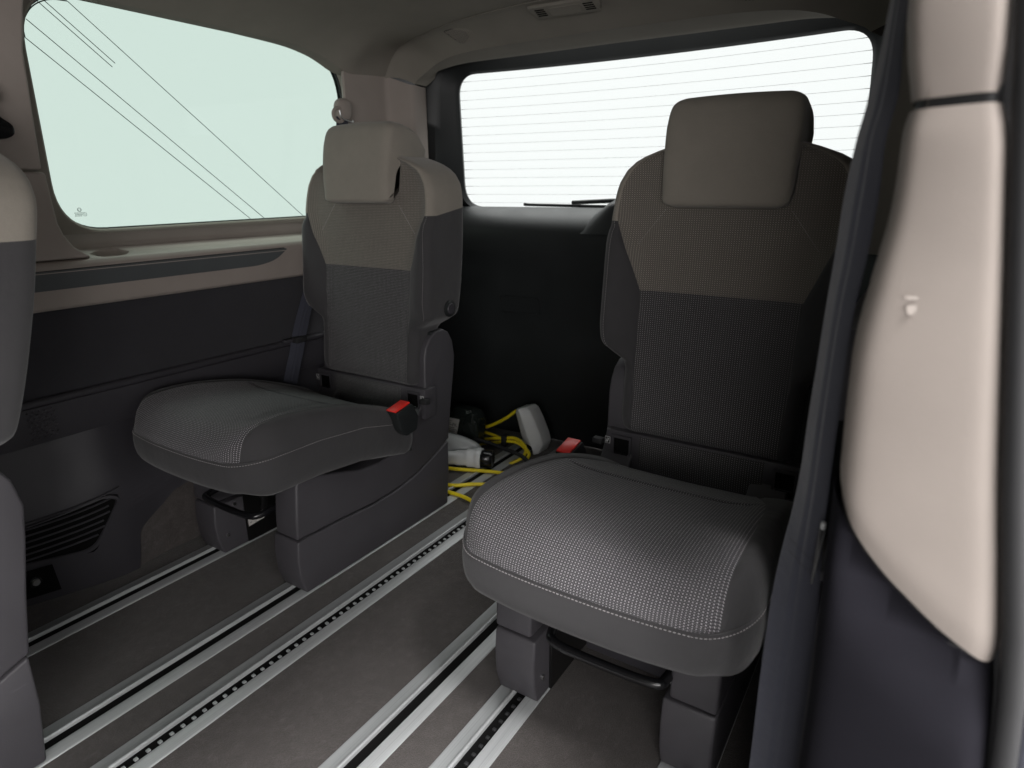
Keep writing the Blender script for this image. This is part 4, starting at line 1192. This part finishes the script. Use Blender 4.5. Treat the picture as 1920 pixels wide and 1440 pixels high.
# stitched fold with its plastic loop
def b3put(o): o.parent = b3; o.matrix_parent_inverse = iv3; return o
b3put(prism('belt_loop', round_poly([(.8195, .590), (.8215, .589), (.8260, .646), (.8245, .652), (.8200, .650)], .001, 3), 'y', .594, .603, 'black_gloss', None, .003))

b3put(box('loop_rivet', (.8205, .8255, .592, .598, .648, .656), 'clear_ribbed', None, .002))

# ================================================================== CHARGING GEAR ON THE LUGGAGE FLOOR
# yellow cable
yc = empty('charging_cable', (-.4, 1.75, 0)); tag(yc, 'bright yellow charging cable lying in loops on the luggage floor', 'cable')
def ycp(o): o.parent = yc; o.matrix_parent_inverse = Matrix.Translation((.4, -1.75, 0)); return o
cr = .0062
def at_y(x, y, Y):
    d = fwd+(x-960)/1198.6*rg2+(720-y)/1198.6*up2
    return tuple(CAM+d*((Y-CAM.y)/d.y))
ycp(tube('cable_run', [(-.62, 1.55, .010), (-.50, 1.60, .010), (-.415, 1.613, .012), (-.35, 1.64, .012), (-.29, 1.664, .012), (-.22, 1.69, .010), (-.16, 1.74, .010), (-.15, 1.80, .010), (-.19, 1.86, .010)], cr, 'yellow_cable', None, 10, 8))
ycp(tube('cable_run', [(-.55, 1.47, .009), (-.42, 1.495, .009), (-.338, 1.513, .010), (-.29, 1.552, .010), (-.24, 1.58, .010), (-.16, 1.60, .010)], cr, 'yellow_cable', None, 10, 8))
ycp(tube('cable_run', [(-.45, 1.45, .009), (-.36, 1.462, .009), (-.302, 1.467, .010), (-.245, 1.462, .010), (-.18, 1.44, .010)], cr, 'yellow_cable', None, 10, 8))
ycp(tube('cable_loop', [at_y(*q) for q in ((968, 770, 1.93), (947, 785, 1.92), (922, 797, 1.92), (900, 803, 1.925), (893, 806, 1.925), (900, 809, 1.92), (918, 813, 1.905), (935, 820, 1.89), (948, 827, 1.875))], cr, 'yellow_cable', None, 10, 8))
ycp(tube('cable_loop', [at_y(*q) for q in ((880, 836, 1.86), (896, 827, 1.87), (915, 823, 1.87), (945, 821, 1.865), (966, 822, 1.86), (981, 832, 1.85), (986, 845, 1.835), (979, 858, 1.81), (962, 867, 1.785), (945, 876, 1.76))], cr, 'yellow_cable', None, 10, 8))
ycp(tube('cable_loop', [at_y(*q) for q in ((890, 838, 1.84), (905, 832, 1.86), (930, 830, 1.865), (948, 827, 1.862), (970, 830, 1.855), (986, 842, 1.845), (992, 852, 1.83), (987, 862, 1.81))], cr, 'yellow_cable', None, 10, 8))
ycp(box('cable_tie', (-.374, -.352, 1.850, 1.880, .022, .066), 'rubber', None, .004))
# black cable crossing it
bc = tube('black_cable', [(-.60, 1.78, .03), (-.50, 1.80, .045), (-.42, 1.80, .05), (-.34, 1.80, .042), (-.25, 1.79, .036), (-.18, 1.76, .02), (-.12, 1.72, .012)], .0075, 'rubber', None, 10, 8)
tag(bc, 'black cable crossing over the yellow cable loops', 'cable')
# white connector
def lathe_path(name, P, rad, mat, parent, sides=18, sq=1.0, flat=1.0):
    bm = bmesh.new(); P = [Vector(p) for p in P]; rings = []
    for i, p in enumerate(P):
        t = (P[min(i+1, len(P)-1)]-P[max(0, i-1)]).normalized(); sd = t.cross(Vector((0, 0, 1))).normalized(); u_ = sd.cross(t)
        rr = rad[i]; rx, rz = rr if isinstance(rr, tuple) else (rr, rr)
        ring = []
        for q in range(sides):
            a = 2*math.pi*q/sides; ca, sa = math.cos(a), math.sin(a)
            ring.append(bm.verts.new(p+sd*math.copysign(abs(ca)**sq, ca)*rx+u_*math.copysign(abs(sa)**sq, sa)*rz))
        rings.append(ring)
    for A_, B_ in zip(rings, rings[1:]):
        for q in range(sides): bm.faces.new((A_[q], A_[(q+1) % sides], B_[(q+1) % sides], B_[q]))
    bm.faces.new(rings[0][::-1]); bm.faces.new(rings[-1])
    return from_bm(name, bm, mat, parent, 45)
cn = empty('charging_connector', (-.40, 1.66, 0)); tag(cn, 'light grey charging connector lying behind the far seat leg', 'connector')
civ = Matrix.Translation((.40, -1.66, 0))
def cput(o): o.parent = cn; o.matrix_parent_inverse = civ; return o
ax = Vector((.97, .36, 0)).normalized()
c0 = Vector((-.53, 1.615, .040))
def along(d, z): return tuple(c0+ax*d+Vector((0, 0, z-.040)))
cput(lathe_path('handle', crom([along(0, .032), along(.06, .033), along(.11, .036), along(.15, .040), along(.185, .041), along(.2, .041)], 5), [.0225]*5+[.023]*5+[.026]*5+[.032]*5+[.0355]*5+[.035], 'grey_white_plastic', None, 20, .8))
cput(lathe_path('collar', [along(.2, .041), along(.206, .041), along(.236, .041), along(.24, .041)], [.030, .0305, .0295, .026], 'black_gloss', None, 20, .85))
for q in range(5):
    pass
rb = []
rr_ = []
c1 = Vector((-.52, 1.70, .055)); ax1 = Vector((.9, .30, -.12)).normalized()
for q in range(31):
    d = q/30*.14; rb.append(c1+ax1*d); rr_.append((.040*math.sqrt(max(.02, 1-(max(0, d-.03)/.115)**2)))+(.0012 if q % 2 else 0))
cput(lathe_path('ribbed_cap', rb, rr_, 'clear_ribbed', None, 26))
# upright white charger box leaning
cb = empty('charger_box', (-.255, 1.93, 0)); tag(cb, 'pale grey plastic charger box standing tilted among the yellow cable', 'charger')
LV = [((-.264, .003), (-.251, .002), (-.241, .001)), ((-.268, .026), (-.257, .028), (-.227, .034)), ((-.304, .030), (-.262, .040), (-.2245, .046)), ((-.318, .062), (-.278, .070), (-.234, .078)), ((-.332, .112), (-.297, .120), (-.258, .130)), ((-.343, .150), (-.314, .163), (-.280, .166)), ((-.336, .163), (-.316, .173), (-.296, .175))]
bm = bmesh.new(); rr2 = []
for l_, m_, r_ in LV:
    rr2.append([bm.verts.new((x+.255, y-1.93, z)) for x, y, z in ((l_[0], 1.905, l_[1]), (m_[0], 1.882, m_[1]), (r_[0], 1.905, r_[1]), (r_[0]+.004, 1.965, r_[1]), (l_[0]+.004, 1.965, l_[1]))])
for P_, Q_ in zip(rr2, rr2[1:]):
    for i in range(5): bm.faces.new((P_[i], P_[(i+1) % 5], Q_[(i+1) % 5], Q_[i]))
bm.faces.new(rr2[0]); bm.faces.new(rr2[-1][::-1])
bmesh.ops.recalc_face_normals(bm, faces=bm.faces)
bmesh.ops.bevel(bm, geom=[e for e in bm.edges if e.calc_face_angle(0) > R(22)], offset=.004, segments=3, profile=.5, affect='EDGES', clamp_overlap=True)
from_bm('shell', bm, 'grey_white_plastic', cb)
box('plug_face', (-.058, -.020, -.030, .020, .006, .030), 'black_trim', cb, .004)
# bagged adapter with paper label
bg = empty('bagged_adapter', (-.517, 1.835, 0)); tag(bg, 'black bagged adapter with a pale paper label, beside the far seat leg', 'adapter')
bm = bmesh.new(); bmesh.ops.create_icosphere(bm, subdivisions=5, radius=1)
from mathutils import noise as mnoise
for v in bm.verts:
    d = v.co.copy()
    q = Vector([math.copysign(abs(c)**.55, c) for c in d])
    f = 1+.05*mnoise.noise(d*2.5)+.035*abs(mnoise.noise(d*6))+.02*mnoise.noise(d*13)
    v.co = Vector((q.x*.068*f, q.y*.045*f, .080+q.z*.076*f))
from_bm('bag', bm, 'bag_film', bg, 60)
lb = prism('paper_label', [(-.060, .066), (-.008, .064), (.006, .124), (-.060, .122)], 'y', -.056, -.0545, 'label_paper', bg, 0)
Mt = Matrix.Translation((-.016, -.0568, .098)) @ Matrix.Rotation(R(90), 4, 'X')
text_mesh('label_print', 'PK', .019, 'black_print', lb, Mt)
bm = bmesh.new()
for q, (x, z, wd) in enumerate(((-.045, .095, .02), (-.046, .087, .016), (-.044, .079, .018), (-.046, .068, .03), (-.046, .061, .042), (-.044, .055, .03))):
    x1 = x
    while x1 < x+wd:
        v = [bm.verts.new((a-.004, -.0568, b+.0165)) for a, b in ((x1, z), (x1+.004, z), (x1+.004, z+.0032), (x1, z+.0032))]; bm.faces.new(v); x1 += .0056
from_bm('label_print', bm, 'black_print', lb, 0)
